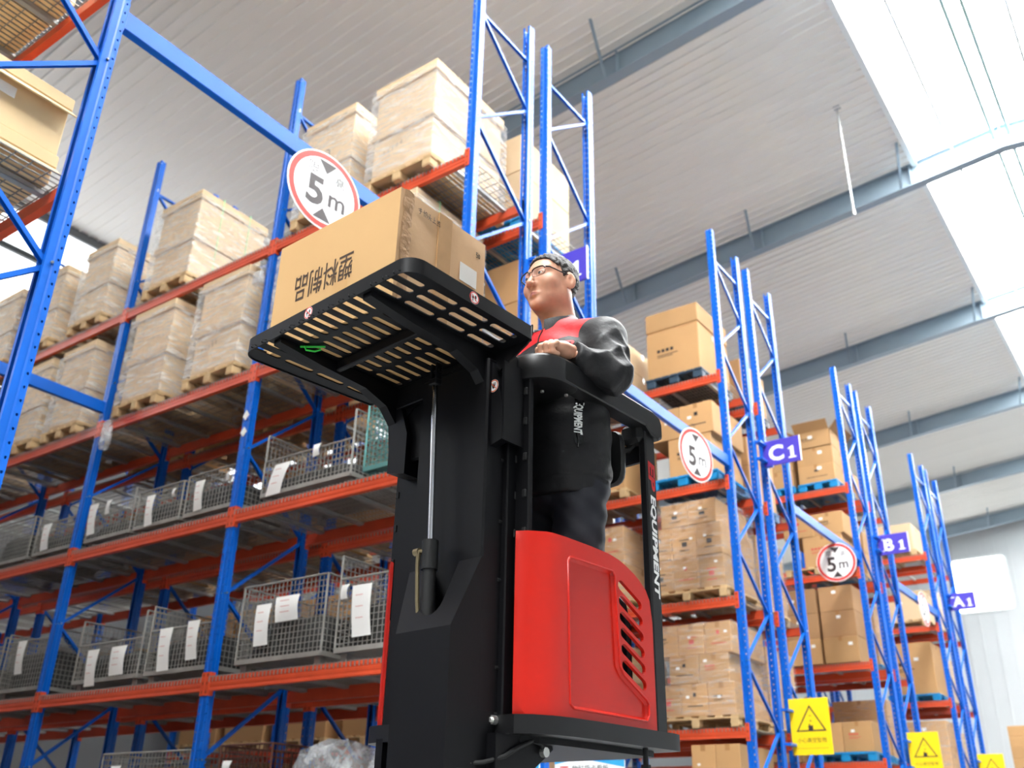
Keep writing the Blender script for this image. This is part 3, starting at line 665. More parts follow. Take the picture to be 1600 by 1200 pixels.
# ------------------------------------------------------------------ wire mesh cages with paper notes
CAGEM = mat('cage_steel', (150, 148, 142), .5, .15, var=.2, vscale=6)
CAGEG = mat('cage_green_steel', (96, 150, 146), .5, .3, var=.1)
CAGER = mat('cage_rusty_steel', (96, 58, 46), .6, .3, var=.2)
SCRAP = mat('grey_parts', (70, 70, 68), .6, .2, var=.4, vscale=14, bump=.8, bscale=22)
BAGM = film_mat('clear_bag', .25, .8, (225, 228, 230), (5, 5, 5))
def wire_panel(b, o, u, v, nu, nv, r=.0028):
    o, u, v = Vector(o), Vector(u), Vector(v); nrm = u.cross(v).normalized()
    for i in range(nu+1): b.bar(o+u*i/nu, o+u*i/nu+v, 2*r, 2*r, nrm)
    for j in range(nv+1): b.bar(o+v*j/nv, o+v*j/nv+u, 2*r, 2*r, nrm)
CG = {}
def cage(x0, x1, y0, z, h, label, drop=.0, notes=(), m=None, d=.8):
    """foldable mesh cage: floor, legs, corner posts, mesh sides, front gate half folded when drop > 0"""
    m = m or CAGEM; w = round(x1-x0, 2); h = round(h, 2); key = (w, h, drop, m.name, d)
    if key not in CG:
        P = []; lg = .1
        fr = MB()
        for x in (0, w):
            for y in (0, d): fr.tube((x, y, lg), (x, y, lg+h), .011, 6)
        for x in (0, w): fr.tube((x, 0, lg+h-(drop if x < 0 else 0)), (x, d, lg+h), .009, 6)
        fr.tube((0, d, lg+h), (w, d, lg+h), .009, 6); fr.tube((0, 0, lg+h-drop), (w, 0, lg+h-drop), .009, 6)
        P.append(('frame', fr.mesh('frame', m), None))
        fl_ = MB(); fl_.box(0, w, -.012, .012, lg-.02, lg+.02); fl_.box(0, w, d-.012, d+.012, lg-.02, lg+.02); fl_.box(-.012, .012, 0, d, lg-.02, lg+.02); fl_.box(w-.012, w+.012, 0, d, lg-.02, lg+.02); fl_.box(0, w, 0, d, lg-.004, lg+.002)
        P.append(('floor', fl_.mesh('floor', m), None))
        for x in (.07, w-.07):
            for y in (.07, d-.07): P.append(('leg', MB().cbox(x-.035, x+.035, y-.035, y+.035, 0, lg-.02, .004).mesh('leg', m), None))
        n = int(w/.05); k = int(h/.05); kd = int(d/.05); kf = int((h-drop)/.05)
        for nm, o, u, v, a, c in (('front_mesh', (0, 0, lg), (w, 0, 0), (0, 0, h-drop), n, kf), ('back_mesh', (0, d, lg), (w, 0, 0), (0, 0, h), n, k), ('side_mesh', (0, 0, lg), (0, d, 0), (0, 0, h), kd, k), ('side_mesh', (w, 0, lg), (0, d, 0), (0, 0, h), kd, k)):
            b = MB(); wire_panel(b, o, u, v, a, c); P.append((nm, b.mesh(nm, m), 'stuff'))
        CG[key] = P
    root = thing('mesh_cage', (x0, y0, z), label, 'cage', 'wire mesh cages on the racks')
    for n_, me, kd_ in CG[key]: O(n_, me, root, kind=kd_)
    for (u, v, nw, nh, tl) in notes:      # taped paper sheets with a little curl
        b = MB(); V = []; F = []; N = 6
        for j in range(N+1):
            t = j/N
            for i in range(4): V.append((u*w+(i/3-.5)*nw+tl*(t-.5)*nh, -.018-.02*math.sin(t*3.1)*(.4+i*.2)-.004*i*(1-t), .1+v*h+(t-.5)*nh))
        for j in range(N):
            for i in range(3): F.append((j*4+i, j*4+i+1, j*4+5+i, j*4+4+i))
        b.add(V, F); o = b.build('paper_note', PAPER, root, True, 80)
        if nh > .2:
            q = MB()
            for r_ in range(3): q.box(u*w-nw*.22+tl*(.28-.22*r_)*nh, u*w+nw*.15+tl*(.28-.22*r_)*nh, -.047, -.0465, .1+v*h+nh*(.28-.22*r_), .1+v*h+nh*(.28-.22*r_)+.004)
            q.build('handwriting', REDINK, o)
    return root
def lump(x0, x1, y0, y1, z0, h, label, m, seed, cat='parts', name='heap_of_parts', bag=False):
    """uneven heap: dented soft box"""
    R = random.Random(seed); n = 9; V = []; F = []
    hx, hy = (x1-x0)/2, (y1-y0)/2
    for k, (s, zz) in enumerate(((.94, 0), (1, .12), (.98, .5), (.93, .82), (.8, .96), (.45, 1.0))):
        for i in range(4*n):
            t = i/(4*n)*2*math.pi; c, sn = math.cos(t), math.sin(t); q = 1/max(abs(c), abs(sn)); q = min(q, 1.25)
            V.append((c*q*hx*s*R.uniform(.95, 1.0), sn*q*hy*s*R.uniform(.95, 1.0), zz*h*(1 if k < 2 else R.uniform(.9, 1.0))))
    N = 4*n
    for k in range(5):
        for i in range(N): F.append((k*N+i, k*N+(i+1) % N, (k+1)*N+(i+1) % N, (k+1)*N+i))
    F.append(tuple(range(N))[::-1]); V.append((0, 0, h)); F += [(5*N+i, 5*N+(i+1) % N, len(V)-1) for i in range(N)]
    return MB().add(V, F).build(name, m, None, True, 70, loc=((x0+x1)/2, (y0+y1)/2, z0), label=label, cat=cat)
yc = YD+.06
z2, z1, zz0 = LV[1]+.009, LV[0]+.009, 0
N1 = (.3, .42, .15, .32, -.1); N2 = (.72, .45, .16, .3, -.12); NS = (.85, .72, .07, .09, 0)
SPEC = [
 # x0, x1, level, h, drop, notes, where
 (-5.62, -4.72, z2, .72, .0, (), CAGEG, 'greenish cage right under the black tray, second shelf'),
 (-6.95, -5.78, z2, .62, .28, ((.2, .2, .22, .3, .3), (.62, .5, .1, .12, 0)), None, 'low fronted cage under the tray corner, large curled note'),
 (-8.12, -7.34, z2, .42, .0, (N1, NS), None, 'small cage just left of the second upright, second shelf'),
 (-8.96, -8.2, z2, .40, .0, ((.35, .4, .15, .34, -.12), NS), None, 'second small cage left of the second upright, second shelf'),
 (-9.86, -9.04, z2, .48, .12, ((.12, .5, .17, .36, -.12), (.45, .7, .1, .16, 0)), None, 'cage with two notes right of the third upright, second shelf'),
 (-10.92, -10.1, z2, .45, .1, ((.3, .4, .18, .32, -.12),), None, 'cage just left of the third upright, second shelf'),
 (-11.9, -11.05, z2, .5, .0, (), None, 'cage far left on the second shelf'),
 (-5.76, -4.8, z1, .78, .2, ((.3, .38, .22, .42, -.1), (.8, .42, .24, .42, -.08), (.08, .6, .09, .12, 0)), None, 'cage with two long notes beside the black mast, first shelf'),
 (-6.98, -5.92, z1, .66, .0, ((.3, .45, .2, .36, -.06), (.58, .62, .3, .22, -.1)), None, 'cage with crumpled notes right of the second upright, first shelf'),
 (-8.3, -7.34, z1, .64, .24, ((.3, .32, .2, .4, -.12), (.72, .4, .18, .36, -.12)), None, 'cage with two notes left of the second upright, first shelf'),
 (-9.5, -8.42, z1, .62, .26, ((.3, .2, .2, .36, -.12), (.7, .26, .26, .28, -.1)), None, 'low fronted cage with two notes right of the third upright, first shelf'),
 (-10.95, -10.12, z1, .62, .1, ((.42, .55, .18, .36, -.14),), None, 'cage just left of the third upright, first shelf'),
 (-11.95, -11.05, z1, .6, .1, ((.7, .5, .2, .4, -.1),), None, 'cage at the far left on the first shelf'),
 (-7.0, -6.36, zz0, 1.32, .0, ((.2, .87, .12, .1, 0),), CAGER, 'rust brown cage at the bottom edge right of the second upright'),
 (-8.7, -7.4, zz0, 1.3, .0, ((.2, .87, .16, .12, 0),), None, 'floor cage at the bottom edge left of the second upright'),
]
for i, (x0, x1, z, h, dr, nt, m, wh) in enumerate(SPEC):
    cage(x0, x1, yc, z, h, 'wire mesh '+wh, dr, nt, m)
    if i not in (0, 13):
        lump(x0+.03, x1-.03, yc+.03, yc+.77, z+.103, max(.12, (h-dr)*random.uniform(.55, .85)), 'parts in the '+wh, SCRAP, i)
lump(-5.55, -4.8, yc+.1, yc+.7, z2+.103, .16, 'green plastic sheet folded inside the greenish cage under the tray', mat('green_plastic', (70, 140, 70), .35, var=.3, vscale=12, bump=.6, bscale=20), 31, 'sheet', 'folded_plastic_sheet')
MB().box(0, .3, 0, .004, 0, .36).build('paper_sheet', PAPER, None, loc=(-5.16, yc-.02, z2+.2), rot=(.12, 0, 0), label='white card leaning on the greenish cage beside the mast', cat='paper')
lump(-5.4, -4.85, yc+.15, yc+.7, z1+.72, .2, 'crumpled grey cover lying on the cage beside the mast', mat('grey_cloth', (196, 198, 200), .6, var=.25, vscale=18, bump=.9, bscale=16), 32, 'cover', 'crumpled_cover')
# wrapped floor stacks under the first shelf
lump(-6.3, -5.5, yc, yc+.8, 0, 1.46, 'grey film wrapped stack on the floor at the bottom edge', BAGM, 40, 'wrapped goods', 'wrapped_stack')
lump(-5.42, -4.72, yc, yc+.8, 0, 1.52, 'pale film wrapped stack beside the mast at the bottom edge', BAGM, 42, 'wrapped goods', 'wrapped_stack')
lump(-11.2, -10.1, yc, yc+.85, 0, 1.3, 'low carton stack bundled in film at the bottom left corner', KRAFT, 44, 'wrapped goods', 'wrapped_stack')
# clear bag hanging from the third shelf, film scraps caught on the uprights
bagP = [(0, 0), (.05, -.02), (.09, -.12), (.1, -.26), (.08, -.36), (.03, -.38), (.0, -.38)]
b = MB(); V = []; F = []; R_ = random.Random(4)
for k, (r_, zz) in enumerate(bagP):
    for i in range(14):
        t = 2*math.pi*i/14; V.append((math.cos(t)*r_*R_.uniform(.8, 1.1)+.02*k/6, math.sin(t)*r_*.6*R_.uniform(.8, 1.1), zz))
for k in range(6):
    for i in range(14): F.append((k*14+i, k*14+(i+1) % 14, k*14+14+(i+1) % 14, k*14+14+i))
b.add(V, F).build('plastic_bag', BAGM, None, True, 80, loc=(-9.75, YD-.035, LV[2]-.0), label='clear plastic bag hanging from the orange third shelf beam', cat='bag')
for i, (x, z) in enumerate(((-7.31, 4.52), (-7.31, 4.34))):
    MB().add([(-.05, 0, 0), (.0, 0, -.05), (.05, 0, .0), (.0, 0, .06), (-.05, .002, 0), (.0, .002, -.05), (.05, .002, .0), (.0, .002, .06)], [(0, 1, 2, 3), (7, 6, 5, 4), (0, 4, 5, 1), (1, 5, 6, 2), (2, 6, 7, 3), (3, 7, 4, 0)]).build('sticker', PAPER, None, loc=(x+.03, YD-.004, z), label=['upper', 'lower'][i]+' white sticker on the second upright under the third shelf', cat='sticker')
lump(-7.42, -7.28, YD-.1, YD-.02, 6.05, .16, 'scrap of clear film caught on the second upright beside the held carton', BAGM, 50, 'film', 'film_scrap')
# ------------------------------------------------------------------ signs
SIGNW = mat('sign_white', (246, 246, 244), .35); SIGNR = mat('sign_red', (226, 52, 44), .4); SIGNP = mat('sign_purple', (66, 54, 172), .45); SIGNY = mat('sign_yellow', (252, 214, 0), .45); SIGNK = mat('sign_black', (50, 40, 42), .5)
SIGNPAD = mat('sign_edge', (220, 220, 216), .5)
def height_sign(loc, yaw, label, drop, r=.34):
    """round 5m height limit plate on a wire; faces local -y"""
    root = thing('height_limit_sign', loc, label, 'sign', 'round height limit signs', yaw)
    pl = lambda u, v, w: (u, w, v)
    sheet(circle(r, 40), [], pl, .006).build('plate', SIGNW, root)
    sheet(circle(r*.965, 40), [circle(r*.83, 40)], lambda u, v, w: (u, -.001+w, v)).build('red_ring', SIGNR, root)
    b = MB()
    t = r*.83
    for s in (1, -1): b.add([(-.3*t, -.0014, s*.93*t), (.3*t, -.0014, s*.93*t), (0, -.0014, s*.55*t)], [(0, 1, 2)])
    p2 = lambda u, v, w: (u, -.0012, v)
    put_text(b, ('5', .3, .01), p2, cx=-.25*t, cy=-.1*t) if False else None
    for ch, s_, cx, cy in (('5', .92, -.3, -.12), ('m', .55, .42, -.22), ('限', .34, -.42, .56), ('高', .34, .45, .5)):
        key = {'5': ('5', .3, .01), 'm': ('m', .2, .004)}.get(ch, (ch, .1))
        co, fs = text_mesh(*key); hgt = co[:, 1].max()-co[:, 1].min(); k = s_*t/hgt
        if ch == 'm': k = .4*t/hgt
        b.add([(cx*t+x*k, -.0012, cy*t+y*k) for x, y, z in co], fs)
    b.build('marking', SIGNK, root)
    wb = MB(); wb.path([(0, .003, r-.03), (0, .003, r+drop), (0, .05, r+drop+.02)] if abs(yaw) > .5 else [(0, .003, r-.03), (0, .003, r+drop)], .003, 6); wb.build('hanging_wire', INK, root)
    return root
height_sign((-4.47, 3.74, 5.0), math.radians(84), 'large round red ringed 5m height limit sign behind the held carton', .05, .33)
height_sign((-4.47, 9.9, 4.97), math.radians(80), 'round red ringed 5m height limit sign above the handrail post', .06, .34)
height_sign((-4.55, 15.15, 4.88), math.radians(3), 'round red ringed 5m height limit sign between the C1 and B1 plates', .02, .315)
height_sign((-4.47, 20.3, 5.1), math.radians(88), 'round height limit sign turned nearly edge on, near plate A1', .05, .34)
def row_plate(y, ch, label, gap):
    root = thing('row_plate', (-4.48, y, 5.54), label, 'sign', 'purple row plates')
    MB().cbox(0, .53, 0, .02, 0, .37, .003).build('plate', SIGNP, root)
    MB().box(.53, .537, -.002, .022, 0, .37).build('edge', SIGNW, root)
    b = MB()
    for c, cx, hh in ((ch, .19, .23),):
        co, fs = text_mesh(c, .3, .01); k = hh/(co[:, 1].max()-co[:, 1].min()); b.add([(cx+x*k*1.05, -.0012, .175+(hh-.23)*.5+y_*k) for x, y_, z in co], fs)
        w = (co[:, 0].max()-co[:, 0].min())*k*.5
        if c in 'BDA': 
            for zz in (.06, .27): b.box(cx-w-.03, cx-w+.05, -.0012, -.001, zz, zz+.02)
    b.add([(.36, -.0012, .06), (.47, -.0012, .06), (.47, -.0012, .078), (.44, -.0012, .078), (.44, -.0012, .235), (.415, -.0012, .235), (.36, -.0012, .205), (.362, -.0012, .19), (.392, -.0012, .2), (.392, -.0012, .078), (.36, -.0012, .078)], [tuple(range(11))])
    b.build('lettering', SIGNW, root)
    for zz in (.05, .3): MB().cbox(-.02, .06, gap[0]-y, gap[1]-y, zz, zz+.03, .002).build('bracket', BLUE, root)
    return root
row_plate(6.56, 'D', 'purple row plate behind the man\'s head, only its white 1 showing', (6.38, 6.75))
row_plate(12.17, 'C', 'purple row plate with white letters C1', (11.96, 12.38))
row_plate(17.55, 'B', 'purple row plate with white letters B1', (17.35, 17.74))
row_plate(22.82, 'A', 'purple row plate with white letters A1, the smallest', (22.62, 22.99))
def warn_plate(y, label, gap, z=1.76):
    root = thing('warning_plate', (-4.48, y, z), label, 'sign', 'yellow warning plates')
    MB().cbox(0, .5, 0, .012, 0, .66, .002).build('plate', SIGNY, root)
    b = MB(); pl = lambda u, v, w: (u, -.0015, v)
    sheet([(.07, .27), (.45, .27), (.26, .58)], [[(.10, .287), (.42, .287), (.26, .548)]], pl, mb=b)
    b.box(.225, .285, -.0015, -.001, .287, .34); b.box(.235, .25, -.0015, -.001, .34, .36); b.box(.25, .27, -.0015, -.001, .385, .40); b.box(.245, .275, -.0015, -.001, .45, .457)
    co, fs = text_mesh('小心高空坠物', .07); k = .36/(co[:, 0].max()-co[:, 0].min()); b.add([(.255+x*k, -.0015, .17+y_*k) for x, y_, z_ in co], fs)
    b.box(.05, .45, -.0015, -.001, .075, .078); b.build('marking', SIGNK, root)
    for zz in (.1, .5): MB().cbox(-.02, .06, gap[0]-y, gap[1]-y, zz, zz+.03, .002).build('bracket', BLUE, root)
    return root
warn_plate(12.17, 'yellow warning plate with black triangle below plate C1', (11.96, 12.38)); warn_plate(17.55, 'yellow warning plate with black triangle below plate B1', (17.35, 17.74), 1.85); warn_plate(22.82, 'yellow warning plate below plate A1, cut by the picture bottom', (22.62, 22.99), 1.9)
# white information boards on the end of the cage rack row
BB = mat('board_blue', (60, 170, 220), .5); BG = mat('board_grey', (206, 214, 220), .6); BGR = mat('board_green', (70, 180, 90), .6)
def info_board(x0, x1, y, ztop, label, txt):
    w = x1-x0; root = thing('information_board', (x0, y, ztop-.62), label, 'board')
    MB().cbox(0, w, 0, .012, 0, .62, .002).build('panel', SIGNW, root)
    MB().add([(w*.55, -.001, .62), (w, -.001, .62), (w, -.001, .57)], [(0, 1, 2)]).build('blue_corner', BB, root); MB().add([(0, -.001, .62), (.12, -.001, .62), (0, -.001, .6)], [(0, 1, 2)]).build('blue_corner', BB, root)
    b = MB()
    for i in range(4): b.box(.03+i*(w-.06)/4, .03+(i+.8)*(w-.06)/4, -.0012, -.001, .05, .49)
    b.build('pocket', BG, root)
    if txt:
        b = MB(); co, fs = text_mesh('物料货卡看板', .07); k = w*.52/(co[:, 0].max()-co[:, 0].min()); b.add([(w*.52+x*k, -.0014, .565+y_*k) for x, y_, z in co], fs); b.build('lettering', INK, root)
        MB().box(w*.08, w*.2, -.0014, -.001, .575, .585).build('red_line', SIGNR, root); MB().box(w*.86, w*.92, -.0014, -.001, .545, .56).build('green_mark', BGR, root)
info_board(-4.30, -3.69, 6.55, 1.30, 'white information board with blue corners under the truck platform', True)
info_board(-4.78, -4.41, 6.50, 1.29, 'narrow white board left of the information board under the truck', False)
# ------------------------------------------------------------------ order picker truck, written in its own frame:
# r to the right, a towards its rear, z up from lens height
TA = math.radians(83.5); TR0, TA0 = -2.04, 2.05
def tw(r, a, z=None):
    x = r*math.sin(TA)+a*math.cos(TA); y = -r*math.cos(TA)+a*math.sin(TA)
    return (x, y) if z is None else (x, y, z+CAM_H)
BLK = mat('black_paint', (6, 6, 10), .48, spec=.28, var=.12, vscale=5, bump=.02, bscale=500)
BLK2 = mat('black_textured_plastic', (15, 15, 17), .38, bump=.03, bscale=600)
RUB = mat('black_rubber', (18, 18, 19), .6, bump=.1, bscale=90)
CHR = mat('chrome_rod', (222, 222, 226), .12, 1.)
RED = mat('red_gloss_plastic', (208, 28, 8), .34, spec=.4, coat=.2, bump=.02, bscale=30)
BRASS = mat('dull_brass', (148, 134, 104), .4, .8)
truck = thing('order_picker_truck', (*tw(TR0, TA0), 0), 'black and red order picker truck with raised load tray and operator platform', 'truck', rot=TA-math.pi/2)
def tput(mb, name, m, parent=None, smooth=False, ang=35, off=None, **k):
    mb.v = [(x-TR0, y-TA0, z+CAM_H) for x, y, z in mb.v]
    return mb.build(name, m, parent or truck, smooth, ang, **k)
# mast hood with the U notch of the lift cylinder
b = MB()
L0, R0, F0 = -2.028, -1.813, 1.75; L1, R1, F1 = -2.11, -1.812, 1.858; zb, zs, zt = -.62, .506, .713; BK = 1.955
b.add([(L0, F0, zb), (R0, F0, zb), (R0, F0, zs), (L0, F0, zs)], [(0, 1, 2, 3)])
b.add([(R0, F0, zb), (R0, BK, zb), (R1, BK, zt), (R1, F1, zt), (R0, F0, zs)], [(0, 1, 2, 3, 4)])
b.add([(L0, F0, zb), (L1, BK, zb), (L1, BK, zt), (L1, F1, zt), (L0, F0, zs)], [(4, 3, 2, 1, 0)])
def sl(u, v): # u across 0..1, v up the slope 0..1
    l = L0+(L1-L0)*v; r = R0+(R1-R0)*v; return (l+(r-l)*u, F0+(F1-F0)*v, zs+(zt-zs)*v)
no = [(.34, 1)]+[(.51+.17*math.cos(t), .40+.2*math.sin(t)) for t in [math.pi+math.pi*k/8 for k in range(9)]]+[(.70, 1)]
b.add([sl(u, v) for u, v in [(0, 0), (1, 0), (1, 1)]+no[::-1]+[(0, 1)]], [tuple(range(3+len(no)+1))])
tput(b, 'hood', BLK)
b = MB().cbox(L1, R1, F1, BK, .30, 1.34, .006); tput(b, 'mast_cover', BLK, smooth=False)
b = MB().box(L1-.02, R1+.0, BK, BK+.03, -.62, 1.30); tput(b, 'mast_back_plate', BLK)
b = MB().cbox(-1.84, -1.793, BK-.02, BK+.03, -.62, 1.12, .004); tput(b, 'mast_channel', BLK)
b = MB().cbox(-2.30, -2.12, BK-.0, BK+.05, -.62, 1.12, .004); tput(b, 'mast_channel', BLK)
for z in (1.02, .83, .66, .42, .30): tput(MB().tube((-1.815, BK-.032, z), (-1.815, BK-.018, z), .006, 8), 'screw', RUB)
for z in (.285, .20): 
    t_ = MB().tube((-1.812, BK-.042, z), (-1.812, BK-.018, z), .012, 10); t_.tube((-1.812, BK-.048, z), (-1.812, BK-.04, z), .007, 6); tput(t_, 'bolt', BOLT, smooth=True)
# lift cylinder
cr, ca = -1.955, 1.80
b = MB().path([(cr, ca, .50), (cr-.007, ca, .69)], .019, 16); b.path([(cr-.007, ca, .685), (cr-.009, ca, .770)], .024, 16)
tput(b, 'cylinder', RUB, smooth=True)
tput(MB().path([(cr-.009, ca, .765), (cr-.03, ca, 1.275)], .0085, 14), 'piston_rod', CHR, smooth=True)
b = MB().cbox(cr-.046, cr-.014, ca-.014, ca+.014, 1.272, 1.292, .003)
for s in (-.044, -.022): b.cbox(cr+s, cr+s+.008, ca-.012, ca+.012, 1.29, 1.345, .002)
b.tube((cr-.05, ca, 1.318), (cr-.01, ca, 1.318), .006, 8); tput(b, 'clevis', BLK)
b = MB().path([(cr-.012, ca-.012, .738), (cr-.034, ca-.02, .738), (cr-.036, ca-.02, .70), (cr-.03, ca-.018, .60), (cr-.026, ca-.01, .52)], [.007, .008, .006, .006, .006], 8); b.tube((cr-.05, ca-.02, .738), (cr-.03, ca-.02, .738), .011, 8)
tput(b, 'hydraulic_hose', BRASS, smooth=True)
# carriage brackets
def plate_a(poly, r0, r1): # polygon in (a,z) between two r
    return MB().prism(poly, lambda u, v: (r0, u, v), lambda u, v: (r1, u, v))
def plate_r(poly, a0, a1): # polygon in (r,z) between two a
    return MB().prism(poly, lambda u, v: (u, a0, v), lambda u, v: (u, a1, v))
tput(plate_r([(-1.90, 1.26), (-1.872, 1.285), (-1.815, 1.165), (-1.812, 1.05), (-1.765, 1.06), (-1.768, 1.17), (-1.79, 1.29), (-1.82, 1.34), (-1.91, 1.34)], 1.875, 1.905), 'carriage_bracket', BLK)
tput(plate_a([(1.88, 1.32), (2.0, 1.32), (2.0, 1.06), (1.88, 1.06)], -1.775, -1.765), 'carriage_plate', BLK)
tput(plate_r([(-2.295, 1.29), (-2.235, 1.31), (-2.19, 1.19), (-2.19, 1.05), (-2.275, 1.07), (-2.275, 1.20)], 1.875, 1.95), 'carriage_bracket', BLK)
tput(MB().cbox(-2.30, -1.78, 1.90, 1.96, 1.10, 1.37, .006), 'carriage_plate', BLK)
b = MB().tube((-2.31, 1.93, 1.235), (-2.27, 1.93, 1.235), .035, 16); tput(b, 'roller', RUB, smooth=True)
# load tray: slotted sheet, raised rim, two long beams, cross beam, gussets
tray_out = []
for (cx, cy, rr, b0) in ((-1.655-.055, 1.385+.055, .055, -90), (-1.672-.012, 1.905-.012, .012, 0), (-2.43+.012, 1.905-.012, .012, 90), (-2.447+.055, 1.385+.055, .055, 180)):
    tray_out += [(cx+rr*math.cos(math.radians(b0+90*k/8)), cy+rr*math.sin(math.radians(b0+90*k/8))) for k in range(9)]
rows = (1.428, 1.555, 1.681, 1.808); holes = []
for a in rows:
    for r in [-1.706, -1.751, -1.801]+[-2.222+.0466*k for k in range(8)]+[-2.318, -2.372]: holes.append(stadium(r, a, .108, .0225, math.pi/2, 6))
def offs(P, d):
    cx = sum(p[0] for p in P)/len(P); cy = sum(p[1] for p in P)/len(P); n = len(P); Q = []
    for i in range(n):
        (x0, y0), (x1, y1), (x2, y2) = P[i-1], P[i], P[(i+1) % n]
        tx, ty = x2-x0, y2-y0; l = math.hypot(tx, ty) or 1; Q.append((x1-ty/l*d, y1+tx/l*d))
    return Q
tput(sheet(offs(tray_out, .0035), holes, lambda u, v, w: (u, v, 1.3695+w), .004), 'slotted_floor', BLK)
tin = offs(tray_out, .004); b = MB(); n = len(tray_out)
V = [(x, y, 1.366) for x, y in tray_out]+[(x, y, 1.412) for x, y in tray_out]+[(x, y, 1.412) for x, y in tin]+[(x, y, 1.366) for x, y in tin]
b.add(V, [(q*n+i, q*n+(i+1) % n, ((q+1) % 4)*n+(i+1) % n, ((q+1) % 4)*n+i) for q in range(4) for i in range(n)])
tput(b, 'tray_rim', BLK, smooth=True, ang=40)
for r in (-1.847, -2.270):
    tput(plate_a([(1.40, 1.37), (1.40, 1.352), (1.56, 1.334), (1.74, 1.322), (1.83, 1.29), (1.875, 1.24), (1.885, 1.16), (1.93, 1.16), (1.93, 1.37)], r-.018, r+.018), 'tray_arm', BLK)
tput(MB().cbox(-2.252, -1.865, 1.612, 1.632, 1.336, 1.37, .003), 'cross_beam', BLK)
tput(MB().cbox(-2.252, -1.865, 1.872, 1.892, 1.29, 1.37, .003), 'cross_beam', BLK)
arch = [(-2.26, 1.37), (-2.26, 1.19)]+[(-2.0575-.19*math.cos(t), 1.19+.13*math.sin(t)) for t in [math.pi*k/12 for k in range(13)]]+[(-1.86, 1.19), (-1.86, 1.37)]
tput(plate_r(arch, 1.893, 1.90), 'rear_plate', BLK)
tput(plate_r([(-1.675, 1.37), (-1.85, 1.37), (-1.85, 1.285), (-1.83, 1.285), (-1.69, 1.355)], 1.894, 1.90), 'side_gusset', BLK)
for sr, sa in ((-1.69, 1.80), (-2.40, 1.80)): tput(MB().cbox(sr-.03, sr+.03, 1.86, 1.90, 1.36, 1.385, .002), 'red_stop', SIGNR) if False else None
# prohibition stickers
def sticker(place, r, ring_m, kind):
    root = sheet(circle(r, 24), [], lambda u, v, w: place(u, v, .0006)); root = tput(root, 'sticker', SIGNW)
    tput(sheet(circle(r*.96, 24), [circle(r*.8, 24)], lambda u, v, w: place(u, v, .0010)), 'sticker_ring', ring_m, root).location = (0, 0, 0)
    b = MB()
    def blob(cx, cy, rx, ry, n=12): b.add([place(cx+rx*math.cos(2*math.pi*k/n), cy+ry*math.sin(2*math.pi*k/n), .0010) for k in range(n)], [tuple(range(n))])
    if kind == 'feet':
        for s in (-1, 1): blob(s*r*.28, r*.18*s*.5+r*.1, r*.19, r*.3); blob(s*r*.28, r*.18*s*.5-r*.36, r*.13, r*.13)
    else:
        blob(0, -r*.1, r*.3, r*.35)
        for k in range(4): b.add([place(-r*.28+r*.19*k+dx, dy, .0010) for dx, dy in ((-r*.06, 0), (r*.06, 0), (r*.06+r*.05*(k-1.5), r*.5), (-r*.06+r*.05*(k-1.5), r*.5))], [(0, 1, 2, 3)])
    tput(b, 'sticker_figure', INK, root)
    if kind != 'feet2': tput(MB().add([place(u, v, .0013) for u, v in ((-r*.55, r*.45), (-r*.45, r*.55), (r*.55, -r*.45), (r*.45, -r*.55))], [(0, 1, 2, 3)]), 'sticker_slash', ring_m, root)
    for c in root.children: pass
sticker(lambda u, v, w: (-2.101+u, 1.385-w, 1.392+v), .0195, SIGNR, 'feet')
sticker(lambda u, v, w: (-1.6625+w, 1.636+u, 1.389+v), .0195, SIGNR, 'feet')
sticker(lambda u, v, w: (-1.803+u*.95, 1.8745-w, 1.242+v), .021, mat('sign_orange', (224, 96, 40), .4), 'hand')
# operator platform
def mir(P): return P+[(2*TR0-r, a) for r, a in P[::-1]]
pr_ = [(-1.80, 1.93), (-1.75, 1.935), (-1.712, 1.965), (-1.685, 2.02), (-1.672, 2.08), (-1.667, 2.2), (-1.665, 2.56), (-1.672, 2.597), (-1.70, 2.605)]
pl_ = mir(pr_)
tput(MB().prism(pl_, lambda u, v: (u, v, .250), lambda u, v: (u, v, .298)), 'platform', BLK2, smooth=True, ang=30)
inn = [(TR0+(r-TR0)*.80, 2.27+(a-2.27)*.9) for r, a in pl_]
tput(MB().prism(inn, lambda u, v: (u, v, .234), lambda u, v: (u, v, .2505)), 'platform_pan', BLK)
tput(MB().prism([(TR0+(r-TR0)*.9, 2.27+(a-2.27)*.9) for r, a in pl_], lambda u, v: (u, v, .298), lambda u, v: (u, v, .304)), 'rubber_mat', RUB)
tput(plate_a([(1.90, .25), (2.12, .25), (2.13, .225), (2.08, .19), (2.02, .15), (1.97, .06), (1.90, .03)], -1.83, -1.78), 'platform_bracket', BLK)
tput(plate_a([(1.93, .26), (2.10, .26), (2.12, .235), (2.06, .19), (1.99, .15), (1.93, .14)], -2.29, -2.26), 'platform_bracket', BLK)
tput(MB().path([(-1.83, 1.84, .172), (-1.80, 1.88, .178), (-1.775, 1.93, .195), (-1.770, 1.98, .222), (-1.768, 2.03, .240), (-1.768, 2.065, .236), (-1.772, 2.08, .222)], .006, 8), 'cable', RUB, smooth=True)
t_ = MB().tube((-1.835, 1.825, .17), (-1.822, 1.85, .174), .011, 6); tput(t_, 'cable_gland', BOLT)
tput(MB().tube((-1.80, 2.085, .215), (-1.765, 2.085, .215), .013, 10), 'pivot_bolt', BOLT, smooth=True)
tput(MB().cbox(-1.93, -1.80, 1.79, 1.95, .115, .160, .004), 'bracket_shelf', BLK)
